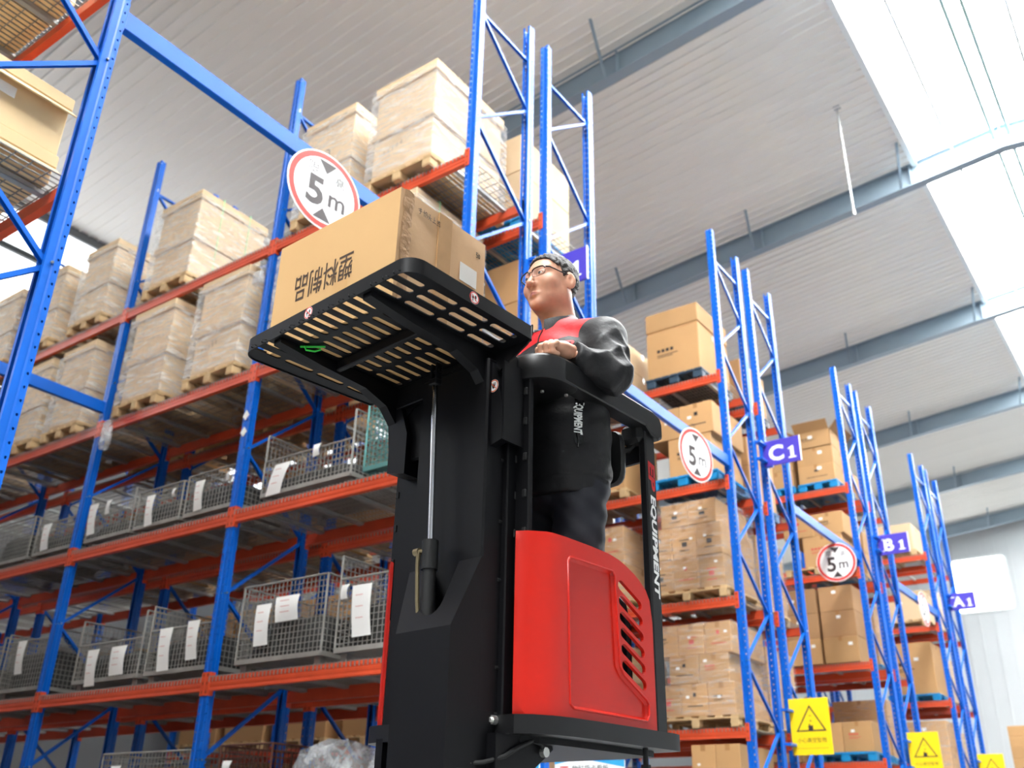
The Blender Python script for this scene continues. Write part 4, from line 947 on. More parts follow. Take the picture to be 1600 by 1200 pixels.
b = MB().tube((-1.70, 2.455, .25), (-1.70, 2.455, .20), .008, 8); b.tube((-1.70, 2.455, .205), (-1.70, 2.455, .185), .014, 6); b.tube((-1.70, 2.455, .19), (-1.70, 2.455, .155), .009, 8); b.tube((-1.70, 2.455, .16), (-1.70, 2.455, .14), .015, 6); tput(b, 'hanging_bolt', RUB)
# red side panels with recess and six slanted slots
path = [(-1.777, 1.958), (-1.771, 1.951), (-1.760, 1.954), (-1.742, 1.970), (-1.722, 1.992), (-1.707, 2.011), (-1.698, 2.028), (-1.692, 2.052), (-1.690, 2.08), (-1.690, 2.506)]
S = [0]
for p, q in zip(path[:-1], path[1:]): S.append(S[-1]+math.hypot(q[0]-p[0], q[1]-p[1]))
s_of = lambda a: S[-1]-(2.506-a)
def panel_pt(s, z, w, sgn):
    i = 0
    while i < len(S)-2 and s > S[i+1]: i += 1
    t = (s-S[i])/(S[i+1]-S[i]); p, q = path[i], path[i+1]; tx, ty = q[0]-p[0], q[1]-p[1]; l = math.hypot(tx, ty)
    r = p[0]+tx*t - w*(-ty/l)*-1*-1; a = p[1]+ty*t
    nx, ny = ty/l, -tx/l                     # outward normal
    r = p[0]+tx*t+nx*w; a = p[1]+ty*t+ny*w
    return (r if sgn > 0 else 2*TR0-r, a, z)
top = [(s_of(2.508-.002), .33), (s_of(2.504), .62), (s_of(2.494), .686), (s_of(2.475), .716), (s_of(2.44), .742), (s_of(2.412), .757), (s_of(2.37), .774), (s_of(2.337), .784), (s_of(2.29), .792), (s_of(2.2), .796), (s_of(2.08), .797)]
outer = [(0, .30), (S[3], .30), (S[5], .30), (S[7], .30), (s_of(2.3), .30), (S[-1], .30)]+top+[(S[6], .799), (S[5], .80), (S[3], .80), (S[1], .80), (0, .795)]
ang = math.atan2(-.055, .11)
slots = [stadium(s_of(2.389+.002*k), .684-.0472*k, .132, .031, ang, 6) for k in range(6)]
rec = [(s_of(2.095), .335), (s_of(2.11), .325), (s_of(2.455), .325), (s_of(2.467), .34), (s_of(2.467), .372), (s_of(2.455), .385), (s_of(2.345), .443), (s_of(2.328), .465), (s_of(2.312), .73), (s_of(2.30), .742), (s_of(2.098), .742), (s_of(2.088), .73)]
def inset(P, d): 
    q = offs(P, d); return q
rec2 = inset(rec, .009)
pts = []
for s in S[1:-1]:
    for z in np.linspace(.33, .77, 12): pts.append((s, float(z)))
for a in np.linspace(2.15, 2.29, 5):
    for z in np.linspace(.36, .72, 8): pts.append((s_of(float(a)), float(z)))
RA = np.array(rec2)
for sgn in (1, -1):
    v, f = plate2d(outer, slots, [rec, rec2], pts); va = np.array(v)
    dep = np.where(inside(va, offs(rec, .005)), -.010, 0.)
    b = MB(); b.add([panel_pt(s, z, d, sgn) for (s, z), d in zip(v, dep)], f if sgn > 0 else [t[::-1] for t in f])
    b.add([panel_pt(s, z, d-.012, sgn) for (s, z), d in zip(v, dep)], [t[::-1] for t in f] if sgn > 0 else f)
    for lp in [outer]+slots:
        n = len(lp); b.add([panel_pt(s, z, 0, sgn) for s, z in lp]+[panel_pt(s, z, -.012, sgn) for s, z in lp], [(i, (i+1) % n, n+(i+1) % n, n+i) for i in range(n)])
    sp_ = tput(b, 'side_panel', RED, smooth=True, ang=28)
    bl = []
    for (u0, v0), (u1, v1) in zip(rec, rec[1:]+rec[:1]):
        for t in (0, .33, .66): bl.append(panel_pt(u0+(u1-u0)*t, v0+(v1-v0)*t, .0005, sgn))
    tput(MB().path(bl+bl[:2], .0036, 8, False), 'panel_bead', RED, sp_, smooth=True)
# inner hoop seen through the slots, ladder strip, post, rail, console, back pad
for sgn in (1, -1):
    q = (lambda r: r) if sgn > 0 else (lambda r: 2*TR0-r)
    tput(MB().path([(q(-1.745), 2.44, .30), (q(-1.745), 2.44, .60), (q(-1.745), 2.42, .665), (q(-1.745), 2.36, .69), (q(-1.745), 2.10, .69)], .016, 10), 'inner_hoop', BLK, smooth=True)
    b = MB().cbox(min(q(-1.812), q(-1.742)), max(q(-1.812), q(-1.742)), 1.972, 1.992, .62, 1.29, .004)
    lad = tput(b, 'front_strip', BLK)
    for z in (.80, .915, 1.03, 1.145, 1.245):
        for r in (-1.797, -1.757): tput(MB().cbox(q(r)-.007, q(r)+.007, 1.966, 1.974, z-.012, z+.012, .002), 'clip', RUB, lad).location = (0, 0, 0)
    tput(MB().cbox(min(q(-1.722), q(-1.692)), max(q(-1.722), q(-1.692)), 2.512, 2.568, .298, 1.30, .005), 'post', BLK2)
    # rail: box section, rounded down-turn at the rear end
    prof = [(2.06, 1.372), (2.545, 1.352), (2.585, 1.338), (2.595, 1.315), (2.595, 1.265), (2.575, 1.252), (2.53, 1.262), (2.50, 1.285), (2.06, 1.292)]
    b = MB(); rr0, rr1 = q(-1.738), q(-1.676); c_ = .005*(1 if rr1 > rr0 else -1); n = len(prof); ip = offs(prof, -.010 if False else .008)
    V = [(rr0, a, z) for a, z in ip]+[(rr0+c_, a, z) for a, z in prof]+[(rr1-c_, a, z) for a, z in prof]+[(rr1, a, z) for a, z in ip]
    ip2 = [(2.328+(a-2.328)*.985, 1.312+(z-1.312)*.86) for a, z in prof]
    V = [(rr0, a, z) for a, z in ip2]+[(rr0+c_, a, z) for a, z in prof]+[(rr1-c_, a, z) for a, z in prof]+[(rr1, a, z) for a, z in ip2]
    b.add(V, [tuple(range(n))[::-1], tuple(range(3*n, 4*n))]+[(k*n+i, k*n+(i+1) % n, (k+1)*n+(i+1) % n, (k+1)*n+i) for k in range(3) for i in range(n)])
    tput(b, 'handrail', BLK2, smooth=True, ang=22)
    b = MB().cbox(min(q(-1.785), q(-1.70)), max(q(-1.785), q(-1.70)), 2.49, 2.57, 1.235, 1.305, .014); tput(b, 'rail_socket', RUB)
pod = []
for (cx, cy, rr, b0) in ((-1.676-.105, 1.958+.105, .105, -90), (-1.676-.04, 2.15-.04, .04, 0), (2*TR0+1.676+.04, 2.15-.04, .04, 90), (2*TR0+1.676+.105, 1.958+.105, .105, 180)):
    pod += [(cx+rr*math.cos(math.radians(b0+90*k/10)), cy+rr*math.sin(math.radians(b0+90*k/10))) for k in range(11)]
b = MB(); n = len(pod); rings = [(.012, 1.284), (.003, 1.287), (0, 1.296), (0, 1.362), (.004, 1.371), (.014, 1.374)]; V = []
for d, z in rings: V += [(x, y, z) for x, y in offs(pod, d)]
b.add(V, [tuple(range(n))[::-1], tuple(range(5*n, 6*n))]+[(k*n+i, k*n+(i+1) % n, (k+1)*n+(i+1) % n, (k+1)*n+i) for k in range(5) for i in range(n)])
con_ = tput(b, 'console', BLK2, smooth=True, ang=50)
for r, a in ((-1.85, 2.02), (-1.76, 2.05), (-1.72, 2.12)): tput(MB().tube((r, a, 1.277), (r, a, 1.271), .006, 8), 'screw', BOLT, con_).location = (0, 0, 0)
tput(MB().cbox(-2.30, -1.80, 1.985, 2.01, .30, 1.29, .01), 'front_wall', BLK)
for s in (1, -1):
    q = (lambda r: r) if s > 0 else (lambda r: 2*TR0-r)
    b = MB(); V = []; F = []
    for k, (rr, aa) in enumerate(((.0, 2.478), (.72, 2.474), (.95, 2.466), (1.0, 2.452), (.95, 2.438), (.0, 2.43))):
        V += [(q(-1.80)+rr*.075*math.copysign(abs(math.cos(t))**.5, math.cos(t)), aa-.02, 1.165+rr*.1*math.copysign(abs(math.sin(t))**.5, math.sin(t))) for t in [2*math.pi*j/20 for j in range(20)]]
    F = [(k*20+j, k*20+(j+1) % 20, k*20+20+(j+1) % 20, k*20+20+j) for k in range(5) for j in range(20)]
    tput(b.add(V, F), 'back_pad', RUB, smooth=True, ang=60)
    tput(MB().path([(q(-1.79), 2.455, 1.21), (q(-1.77), 2.52, 1.225), (q(-1.74), 2.53, 1.25)], .013, 8), 'pad_arm', RUB, smooth=True)
tput(MB().cbox(-2.38, -1.70, 2.54, 2.565, 1.18, 1.24, .006), 'rear_bar', BLK)
# lettering down the right post
pp = lambda u, v, w: (-1.6912, 2.540+v, .94-u)
b = MB(); co, fs = text_mesh('EP', .1, .004, .15); k = .037/(co[:, 1].max()-co[:, 1].min()); k2 = .105/(co[:, 0].max()-co[:, 0].min())
b.add([(-1.6912, 2.540+y*k, 1.115-x*k2) for x, y, z in co], fs); tput(b, 'lettering', mat('logo_red', (200, 30, 36), .4))
b = MB(); co, fs = text_mesh('EQUIPMENT', .1, .004, .15); k = .034/(co[:, 1].max()-co[:, 1].min()); k2 = .345/(co[:, 0].max()-co[:, 0].min())
b.add([(-1.6912, 2.540+y*k, .875-x*k2) for x, y, z in co], fs); tput(b, 'lettering', SIGNW)
# chassis below the picture, standing on the floor
tput(MB().cbox(-2.36, -1.72, 1.72, 2.60, -.66, -.45, .02), 'chassis', BLK)
for r in (-2.30, -1.78):
    tput(MB().cbox(r-.05, r+.05, 1.15, 1.75, -.70, -.60, .01), 'fork_leg', BLK)
    tput(MB().tube((r-.03, 1.2, -.69), (r+.03, 1.2, -.69), .06, 18), 'wheel', RUB, smooth=True)
tput(MB().tube((-2.09, 2.42, -.63), (-1.99, 2.42, -.63), .12, 22), 'wheel', RUB, smooth=True)
for r in (-2.31, -1.77): tput(MB().tube((r-.025, 2.5, -.67), (r+.025, 2.5, -.67), .08, 18), 'wheel', RUB, smooth=True)

# ------------------------------------------------------------------ the carton on the tray
BOXM = mat('carton_tan', (208, 166, 112), .75, var=.05, vscale=3, bump=.05, bscale=30)
BOXS = mat('carton_tan_flap', (204, 164, 122), .75, var=.06, vscale=4, bump=.08, bscale=30)
bx_r, bx_a, bx_L, bx_D, bx_H, bx_ang = -1.84, 1.482, .563, .395, .404, math.radians(3.5)
bloc = tw(bx_r, bx_a); held = thing('carton', (bloc[0], bloc[1], CAM_H+1.3745), 'large tan carton held up on the black slotted tray', 'box', None, TA-math.pi/2+bx_ang)
L_, D_, H_ = bx_L, bx_D, bx_H
b = MB(); b.add([(0, 0, 0), (-L_, 0, 0), (-L_, D_, 0), (0, D_, 0), (0, 0, H_), (-L_, 0, H_), (-L_, D_, H_), (0, D_, H_)], [(1, 0, 4, 5), (3, 2, 6, 7), (2, 1, 5, 6), (0, 1, 2, 3), (4, 7, 6, 5)]); b.build('body', BOXM, held)
# flap side facing +x, slightly uneven, with the worn glued edge near the front
V = []; F = []; ny, nz = 14, 12
for j in range(nz+1):
    for i in range(ny+1):
        y_ = D_*i/ny; z_ = H_*j/nz; w_ = .0
        if 0 < i < ny and 0 < j < nz: w_ = .0025*math.sin(z_*26+i*.4)*(1 if .02 < y_ < .07 else .25)+.002*math.sin(y_*23)
        V.append((w_, y_, z_))
for j in range(nz):
    for i in range(ny): F.append((j*(ny+1)+i, j*(ny+1)+i+1, (j+1)*(ny+1)+i+1, (j+1)*(ny+1)+i))
MB().add(V, F).build('side_flap', BOXS, held, True)
b = MB(); V = []; F = []
for j in range(21):
    z_ = H_*j/20; V += [(.0035, .012+.003*math.sin(j*1.7), z_), (.0055+.002*math.sin(j*2.3), .030, z_), (.0035, .052+.004*math.sin(j*1.1), z_)]
for j in range(20):
    for i in range(2): F.append((j*3+i, j*3+i+1, (j+1)*3+i+1, (j+1)*3+i))
b.add(V, F).build('glued_edge', mat('worn_board', (176, 136, 96), .75, var=.2, vscale=30, bump=.4, bscale=60), held, True)
MB().box(-.0005, .0045, D_*.5-.03, D_*.5+.03, .0, H_+.0012).build('tape', mat('clear_tape', (186, 146, 104), .18, var=.1, vscale=20), held)
MB().box(-L_*.49, -L_*.49+.07, -.0008, 0, 0, .16).build('tape', mat('front_tape', (200, 156, 100), .3), held)
MB().box(.0045, .0055, D_*.79-.04, D_*.79+.04, H_*.52, H_*.52+.066).build('label', mat('grey_label', (212, 208, 202), .6), held)
b = MB(); co, fs = text_mesh('塑料制品', .1, .0008); k = .272/(co[:, 0].max()-co[:, 0].min()); ky = .098/(co[:, 1].max()-co[:, 1].min())
b.add([(-L_*.575-x*k, -.0012, H_*.50-y_*ky) for x, y_, z in co], fs); b.build('lettering', mat('print_black', (66, 48, 34), .7), held)
def pen(mb, strokes, place, r=.0011):
    for st in strokes:
        P = [Vector(place(*p)) for p in st]; mb.path([tuple(p) for p in P], r, 4)
b = MB(); hw_ = []
for c, (sx, st) in enumerate(((0, [[(0, .7), (.8, .8)], [(.1, .45), (.9, .5)], [(.5, 1), (.5, .1), (.3, 0)]]), (1.2, [[(.2, 1), (.25, 0)], [(0, .6), (.5, .65)], [(.6, .9), (.6, 0)], [(.6, .9), (1, .85), (1, 0)], [(.7, .5), (.95, .5)]]), (2.4, [[(.2, .9), (.3, .8)], [(.1, .6), (.3, .5)], [(0, .35), (1, .45)], [(.6, 1), (.5, .3), (.1, 0)], [(.6, .3), (.9, 0)]]), (3.6, [[(.5, 1), (.45, .05)], [(.45, .5), (.8, .55)], [(0, .05), (1, .1)]]), (4.8, [[(.3, 1), (.4, .8)], [(.7, 1), (.6, .8)], [(.1, .7), (.9, .75)], [(.5, .8), (.5, .35)], [(.1, .4), (.9, .4)], [(0, .05), (1, .1)]]))):
    pen(b, st, lambda u, v: (.0045, .075+(sx+u)*.017, H_*.865-.0*sx+v*.022))
b.build('handwriting', INK, held)
b = MB(); pen(b, [[(.5, 1), (.1, 1), (.1, .6), (.5, .5), (.4, .1), (.1, .1)], [(.8, .9), (1.1, .7), (1.1, .2), (.8, .1), (.7, .5), (.8, .9)]], lambda u, v: (.003, D_*.88+u*.017, H_*.82+v*.02)); b.build('handwriting', INK, held)
b = MB(); b.path([(-2.235, 1.475, 1.363), (-2.232, 1.48, 1.35), (-2.215, 1.50, 1.348), (-2.205, 1.515, 1.356), (-2.21, 1.51, 1.366)], .003, 6); b.path([(-2.25, 1.47, 1.364), (-2.19, 1.52, 1.364)], .0035, 6)
b.v = [(*tw(x, y), z+CAM_H) for x, y, z in b.v]; c0_ = b.v[0]; b.v = [(x-c0_[0], y-c0_[1], z-c0_[2]) for x, y, z in b.v]
b.build('cable_tie', mat('bright_green', (40, 200, 60), .4), None, loc=c0_, label='bright green plastic tie looped through the tray slots', cat='cable tie')
for i, (r, a) in enumerate(((-2.315, 1.462), (-2.315, 1.50))):
    p = tw(r, a); MB().cbox(-.009, .009, -.02, .02, 0, .002, .0005).build('green_tape', MATS['bright_green'], None, loc=(*p, CAM_H+1.3742), rot=TA-math.pi/2, label=['front', 'rear'][i]+' bit of green tape on the left tray slots', cat='tape')
# ------------------------------------------------------------------ the operator: implicit surfaces turned into meshes
def surf_nets(fn, lo, hi, h):
    ax_ = [np.arange(l, u+h, h) for l, u in zip(lo, hi)]
    X, Y, Z = np.meshgrid(*ax_, indexing='ij'); v = fn(X, Y, Z).astype(np.float64); del X, Y, Z
    nx, ny, nz = v.shape; s = v < 0
    cs = {}; cnt = np.zeros((nx-1, ny-1, nz-1)); acc = np.zeros((nx-1, ny-1, nz-1, 3))
    def cor(a, i, j, k): return a[i:nx-1+i, j:ny-1+j, k:nz-1+k]
    for d in range(3):
        for p in (0, 1):
            for q in (0, 1):
                a = [0, 0, 0]; o = [(1, 2), (0, 2), (0, 1)][d]; a[o[0]] = p; a[o[1]] = q; b = list(a); b[d] = 1
                va, vb = cor(v, *a), cor(v, *b); x = cor(s, *a) != cor(s, *b)
                t = np.where(x, va/np.where(x, va-vb, 1), 0)
                cnt += x
                for e in range(3): acc[..., e] += np.where(x, a[e]+(t if e == d else 0), 0)
    act = cnt > 0; idx = -np.ones(act.shape, int); idx[act] = np.arange(act.sum())
    I = np.argwhere(act); P = (I+acc[act]/cnt[act][:, None])*h+np.array(lo)
    F = []
    for d in range(3):
        o = [(1, 2), (2, 0), (0, 1)][d]
        A = [slice(1, n-1) for n in (nx, ny, nz)]; A[d] = slice(0, (nx, ny, nz)[d]-1); B = list(A); B[d] = slice(1, (nx, ny, nz)[d])
        x = s[tuple(A)] != s[tuple(B)]; E_ = np.argwhere(x); off = [1, 1, 1]; off[d] = 0; E_ = E_+off
        sg = s[E_[:, 0], E_[:, 1], E_[:, 2]]
        def cell(p, q):
            c = E_.copy(); c[:, o[0]] -= p; c[:, o[1]] -= q; return idx[c[:, 0], c[:, 1], c[:, 2]]
        Q = np.stack([cell(1, 1), cell(0, 1), cell(0, 0), cell(1, 0)], 1); Q[~sg] = Q[~sg][:, ::-1]; F.append(Q)
    F = np.concatenate(F); F = F[(F >= 0).all(1)]
    return P, F
def smin(a, b, k): h = np.clip(.5+.5*(b-a)/k, 0, 1); return b+(a-b)*h-k*h*(1-h)
def smax(a, b, k): return -smin(-a, -b, k)
def ell(X, Y, Z, c, r):
    q = np.sqrt(((X-c[0])/r[0])**2+((Y-c[1])/r[1])**2+((Z-c[2])/r[2])**2); return (q-1)*min(r)
def cap(X, Y, Z, p, q, r0, r1=None):
    p = np.array(p, float); q = np.array(q, float); d = q-p; L = d@d; r1 = r0 if r1 is None else r1
    t = np.clip(((X-p[0])*d[0]+(Y-p[1])*d[1]+(Z-p[2])*d[2])/L, 0, 1)
    return np.sqrt((X-p[0]-d[0]*t)**2+(Y-p[1]-d[1]*t)**2+(Z-p[2]-d[2]*t)**2)-(r0+(r1-r0)*t)
def to_mesh(P, F, name, mats): 
    me = bpy.data.meshes.new(name); me.from_pydata(P.tolist(), [], F.tolist())
    for m in (mats if isinstance(mats, list) else [mats]): me.materials.append(m)
    me.polygons.foreach_set('use_smooth', [True]*len(F)); me.update(); return me
HEADP = (-1.9034, 2.2609, 1.8092, .0583, -.0193, -.0291)
def head_to(P):
    """head frame (x left, y forward, z up) -> truck frame"""
    r, a, z, yaw, pit, rol = HEADP; x, y, w = P[..., 0], P[..., 1], P[..., 2]
    x, w = x*math.cos(rol)+w*math.sin(rol), -x*math.sin(rol)+w*math.cos(rol)
    y, w = y*math.cos(pit)-w*math.sin(pit), y*math.sin(pit)+w*math.cos(pit)
    c, s = math.cos(yaw), math.sin(yaw)
    return np.stack([r+x*c-y*s, a-x*s-y*c, z+w], -1)
MR, MA = -1.89, 2.27                      # where the man stands on the platform
def man_local(P): P = np.asarray(P, float); return np.stack([P[..., 0]-MR, P[..., 1]-MA, P[..., 2]-.304], -1)
def f_head(x, y, z):
    ax = np.abs(x)
    d = ell(x, y, z, (0, -.014, .043), (.0765, .098, .082))
    d = smin(d, ell(x, y, z, (0, .03, -.015), (.066, .066, .082)), .03)
    d = smin(d, ell(x, y, z, (0, .043, -.072), (.05, .046, .043)), .025)
    d = smin(d, ell(ax, y, z, (.05, .008, -.055), (.02, .03, .03)), .03)
    d = smin(d, ell(ax, y, z, (.044, .06, -.022), (.024, .024, .022)), .025)
    d = smin(d, ell(x, y, z, (0, .072, -.101), (.024, .02, .017)), .02)
    d = smin(d, cap(ax, y, z, (.006, .083, .034), (.045, .066, .037), .011), .018)
    d = smax(d, -ell(ax, y, z, (.032, .103, .014), (.021, .019, .013)), .012)            # sockets
    nose = cap(x, y, z, (0, .088, .022), (0, .108, -.02), .0075, .0105)
    nose = smin(nose, ell(x, y, z, (0, .1125, -.028), (.0115, .0105, .010)), .008)
    nose = smin(nose, ell(ax, y, z, (.0135, .101, -.031), (.008, .011, .0085)), .006)
    d = smin(d, nose, .010)
    d = smax(d, -ell(ax, y, z, (.0065, .108, -.0405), (.0035, .005, .004)), .003)         # nostrils
    lid = ell(ax, y, z, (.032, .0775, .0135), (.0165, .0145, .0125))
    d = smin(d, lid, .006)
    d = smax(d, -ell(ax, y, z, (.0325, .0945, .0125), (.0135, .0105, .0030)), .002)       # eye slit
    d = smin(d, cap(ax, y, z, (.0, .0965, -.0605), (.021, .0875, -.065), .0052, .0025), .006)
    d = smin(d, cap(ax, y, z, (.0, .0945, -.0715), (.018, .0865, -.068), .0062, .003), .006)
    d = smax(d, -cap(ax, y, z, (0, .1025, -.0655), (.023, .092, -.0668), .0014), .003)
    d = smax(d, -ell(x, y, z, (0, .099, -.0835), (.016, .006, .004)), .008)
    d = smax(d, -cap(ax, y, z, (.019, .101, -.03), (.03, .092, -.056), .0016), .008)       # smile line
    ear = ell(ax-.083-(-.45)*(y+.012)*1.0, y+.012, z-.0-.15*(y+.012), (0, 0, 0), (.0085, .020, .034))
    ear = smax(ear, -ell(ax, y, z, (.0925, -.008, .001), (.0065, .009, .017)), .004)
    d = smin(d, ear, .006)
    neck = cap(x, y, z, (0, -.022, -.05), (0, -.05, -.2), .060, .066)
    d = smin(d, neck, .03)
    return d
SKIN = mat('skin', (208, 154, 126), .48, var=.10, vscale=40, bump=.05, bscale=420)
_b = SKIN.node_tree.nodes['Principled BSDF']; _b.inputs['Subsurface Weight'].default_value = .12; _b.inputs['Subsurface Radius'].default_value = (.02, .007, .004)
_n = SKIN.node_tree; _a = _n.nodes.new('ShaderNodeAttribute'); _a.attribute_name = 'lips'; _m = _n.nodes.new('ShaderNodeMix'); _m.data_type = 'RGBA'; _m.inputs[7].default_value = lin((160, 84, 74))
_old = _b.inputs['Base Color'].links[0].from_socket; _n.links.new(_a.outputs['Fac'], _m.inputs[0]); _n.links.new(_old, _m.inputs[6]); _n.links.new(_m.outputs[2], _b.inputs['Base Color'])
Ph, Fh = surf_nets(f_head, (-.105, -.125, -.2), (.105, .135, .14), .0024)
parts_P = [head_to(Ph)]; parts_F = [Fh]
# hand frame: d along the fingers, s towards the thumb side, z up
HD = np.array([-.22, -.965, -.14]); HD /= np.linalg.norm(HD); HS = np.array([-.965, .22, .06]); HS -= HD*(HS@HD); HS /= np.linalg.norm(HS); HN = np.cross(HD, HS); HN *= np.sign(HN[2]); HO = np.array([-1.704, 2.108, 1.419])
def f_hand(u, s, w):
    """left hand lying loosely curled on the console: u from the wrist along the fingers, s to the thumb side, w up"""
    d = cap(u, s, w, (-.02, 0, .002), (.02, 0, .004), .024, .026)
    d = smin(d, ell(u, s, w, (.042, -.001, .004), (.042, .041, .022)), .02)
    for k, (so, L, lift) in enumerate(((.031, 1.0, .0), (.0105, 1.08, .004), (-.0105, 1.02, .002), (-.030, .85, -.004))):
        a0 = (.076-.004*abs(k-1.2), so, .012+lift); a1 = (a0[0]+.022*L, so*1.03, .002+lift); a2 = (a1[0]-.002, so*1.0, -.022+lift*.5); a3 = (a2[0]-.020, so*.97, -.026)
        f = smin(smin(cap(u, s, w, a0, a1, .0112, .0104), cap(u, s, w, a1, a2, .0102, .0096), .004), cap(u, s, w, a2, a3, .0095, .0082), .005)
        f = smin(f, ell(u, s, w, (a0[0]-.001, so, a0[2]+.0015), (.0125, .0098, .0118)), .004)
        d = smin(d, f, .0035)
    th = smin(cap(u, s, w, (.022, .030, -.004), (.060, .052, -.008), .0145, .0118), cap(u, s, w, (.060, .052, -.008), (.094, .050, -.014), .0115, .0085), .006)
    return smin(d, th, .012)
Pq, Fq = surf_nets(f_hand, (-.07, -.06, -.035), (.14, .075, .05), .0024)
def hand_to(P, mirror=False):
    Q = HO+P[:, :1]*HD+P[:, 1:2]*HS+P[:, 2:]*HN
    if mirror: Q = Q.copy(); Q[:, 0] = 2*MR-Q[:, 0]
    return Q
parts_P += [hand_to(Pq), hand_to(Pq, True)]; parts_F += [Fq, Fq[:, ::-1]]
SHL, ELB, WRI = np.array([-1.702, 2.305, 1.545]), np.array([-1.642, 2.262, 1.378]), np.array([-1.683, 2.142, 1.410])
mirr = lambda p: np.array([2*MR-p[0], p[1], p[2]])
def f_core(x, y, z):    # plain body under the clothes
    d = ell(x, y, z, (MR, 2.30, 1.42), (.16, .10, .2)); d = smin(d, ell(x, y, z, (MR, 2.29, 1.12), (.15, .11, .16)), .05)
    d = smin(d, cap(x, y, z, (-1.905, 2.315, 1.50), (-1.903, 2.305, 1.66), .058), .03)
    for S_, E_, W_ in ((SHL, ELB, WRI), (mirr(SHL), mirr(ELB), mirr(WRI))):
        d = smin(d, cap(x, y, z, (MR, 2.31, 1.54), S_, .05), .03); d = smin(d, cap(x, y, z, S_, E_, .045, .036), .01); d = smin(d, cap(x, y, z, E_, W_, .036, .026), .01)
    for s in (-1, 1):
        d = smin(d, cap(x, y, z, (MR+s*.085, 2.29, 1.06), (MR+s*.095, 2.27, .74), .075, .052), .02); d = smin(d, cap(x, y, z, (MR+s*.095, 2.27, .74), (MR+s*.10, 2.30, .38), .05, .034), .01)
        d = smin(d, cap(x, y, z, (MR+s*.10, 2.32, .35), (MR+s*.115, 2.20, .335), .032, .022), .01)
    return d
Pc, Fc = surf_nets(f_core, (MR-.36, 2.02, .30), (MR+.36, 2.46, 1.70), .010)
parts_P.append(Pc); parts_F.append(Fc)
o = 0; FF = []
for p_, f_ in zip(parts_P, parts_F): FF.append(f_+o); o += len(p_)
body_me = to_mesh(man_local(np.concatenate(parts_P)), np.concatenate(FF), 'person', SKIN)
lipv = np.zeros(o, np.float32); lipv[:len(Ph)] = np.clip(1.6-1.6*np.hypot(Ph[:, 0]/.024, (Ph[:, 2]+.0665)/.0095), 0, .95)*(Ph[:, 1] > .07)
body_me.attributes.new('lips', 'FLOAT', 'POINT').data.foreach_set('value', lipv)
body = O('person', body_me, None, (*tw(MR, MA), CAM_H+.304), TA-math.pi/2,
         label='man with glasses in a black and red jacket standing on the raised platform', cat='person')
def wear(P, F, name, m, **k): return O(name, to_mesh(man_local(P), F, name, m), body, **k)
def wearmb(mb, name, m, smooth=True, ang=60, head=True, **k):
    P = np.array(mb.v, float); mb.v = [tuple(p) for p in man_local(head_to(P) if head else P)]; return mb.build(name, m, body, smooth, ang, **k)
# eyes, brows, lips, hair, glasses
EYEW = mat('eye_white', (226, 218, 210), .2); IRIS = mat('iris_dark', (30, 20, 16), .15)
for s in (1, -1):
    b = MB(); n = 14
    b.lathe([(.0117*math.sin(math.pi*k/10), -.0117*math.cos(math.pi*k/10)) for k in range(1, 10)], (0, 0, 0), n); b.v = [(x+s*.032, z+.0795, y+.013) for x, y, z in b.v]
    e = wearmb(b, 'eye', EYEW)
    b = MB(); b.lathe([(.0062*math.sin(.5*math.pi*k/4), .0016*math.cos(.5*math.pi*k/4)) for k in range(1, 5)], (0, 0, .0112), 14); b.v = [(x+s*.032-.0018, z+.0795, y+.0128) for x, y, z in b.v]
    wearmb(b, 'iris', IRIS)
    b = MB(); P_ = [(s*(.013+.034*t), .0905-.022*t*t, .0335+.008*t-.011*t*t) for t in np.linspace(0, 1, 9)]
    b.path(P_, [.0012, .0028, .0034, .0034, .0032, .0028, .0024, .0018, .0008], 6); wearmb(b, 'eyebrow', mat('eyebrow_hair', (44, 36, 32), .8))
HAIR = mat('greying_hair', (52, 47, 46), .55, var=.55, vscale=90, bump=.7, bscale=240, stretch=(1.2, .35, 1.2))
def f_hair(x, y, z):
    ax = np.abs(x)
    w = .0022*np.sin(x*420+np.sin(z*160)*1.5)*np.sin(y*130+x*90)+.0012*np.sin(x*900+y*300+z*240)
    d = ell(x, y, z, (0, -.016, .046), (.0835, .1065, .0905))-w
    hl = np.where(y > .03, .070+(y-.03)*.35, np.where(y > .012, .008+(y-.012)/.018*.062, np.where(y > -.010, .008+(.012-y)*.9, np.where(y > -.034, .028-(-.010-y)*3.2, -.049-(-.034-y)*1.0))))+.09*np.clip(ax-.068, 0, 1)*0
    hl = np.where((y > .03), hl+np.clip(ax-.045, 0, 1)*-.9, hl); hl = np.maximum(hl, -.085)
    d = smax(d, hl-z, .006)
    front = (y-.088)*.8+(z-.086)*-.25
    return smax(d, front, .006)
Pt, Ft = surf_nets(f_hair, (-.1, -.135, -.1), (.1, .11, .15), .0026); wear(head_to(Pt), Ft, 'hair', HAIR)
FRAME = mat('glasses_black', (18, 18, 20), .25); 
LENS = film_mat('lens_glass', .06, .10, (235, 240, 245), (1, 1, 1))
def lens_pts(s):
    P = []
    for k in range(24):
        t = 2*math.pi*k/24; c, n_ = math.cos(t), math.sin(t)
        P.append((s*.033+.0265*math.copysign(abs(c)**.6, c), .104-.0, .013+.0185*math.copysign(abs(n_)**.65, n_)))
    return [(x, y-(abs(x)/.06)**2*.012, z-.001) for x, y, z in P]
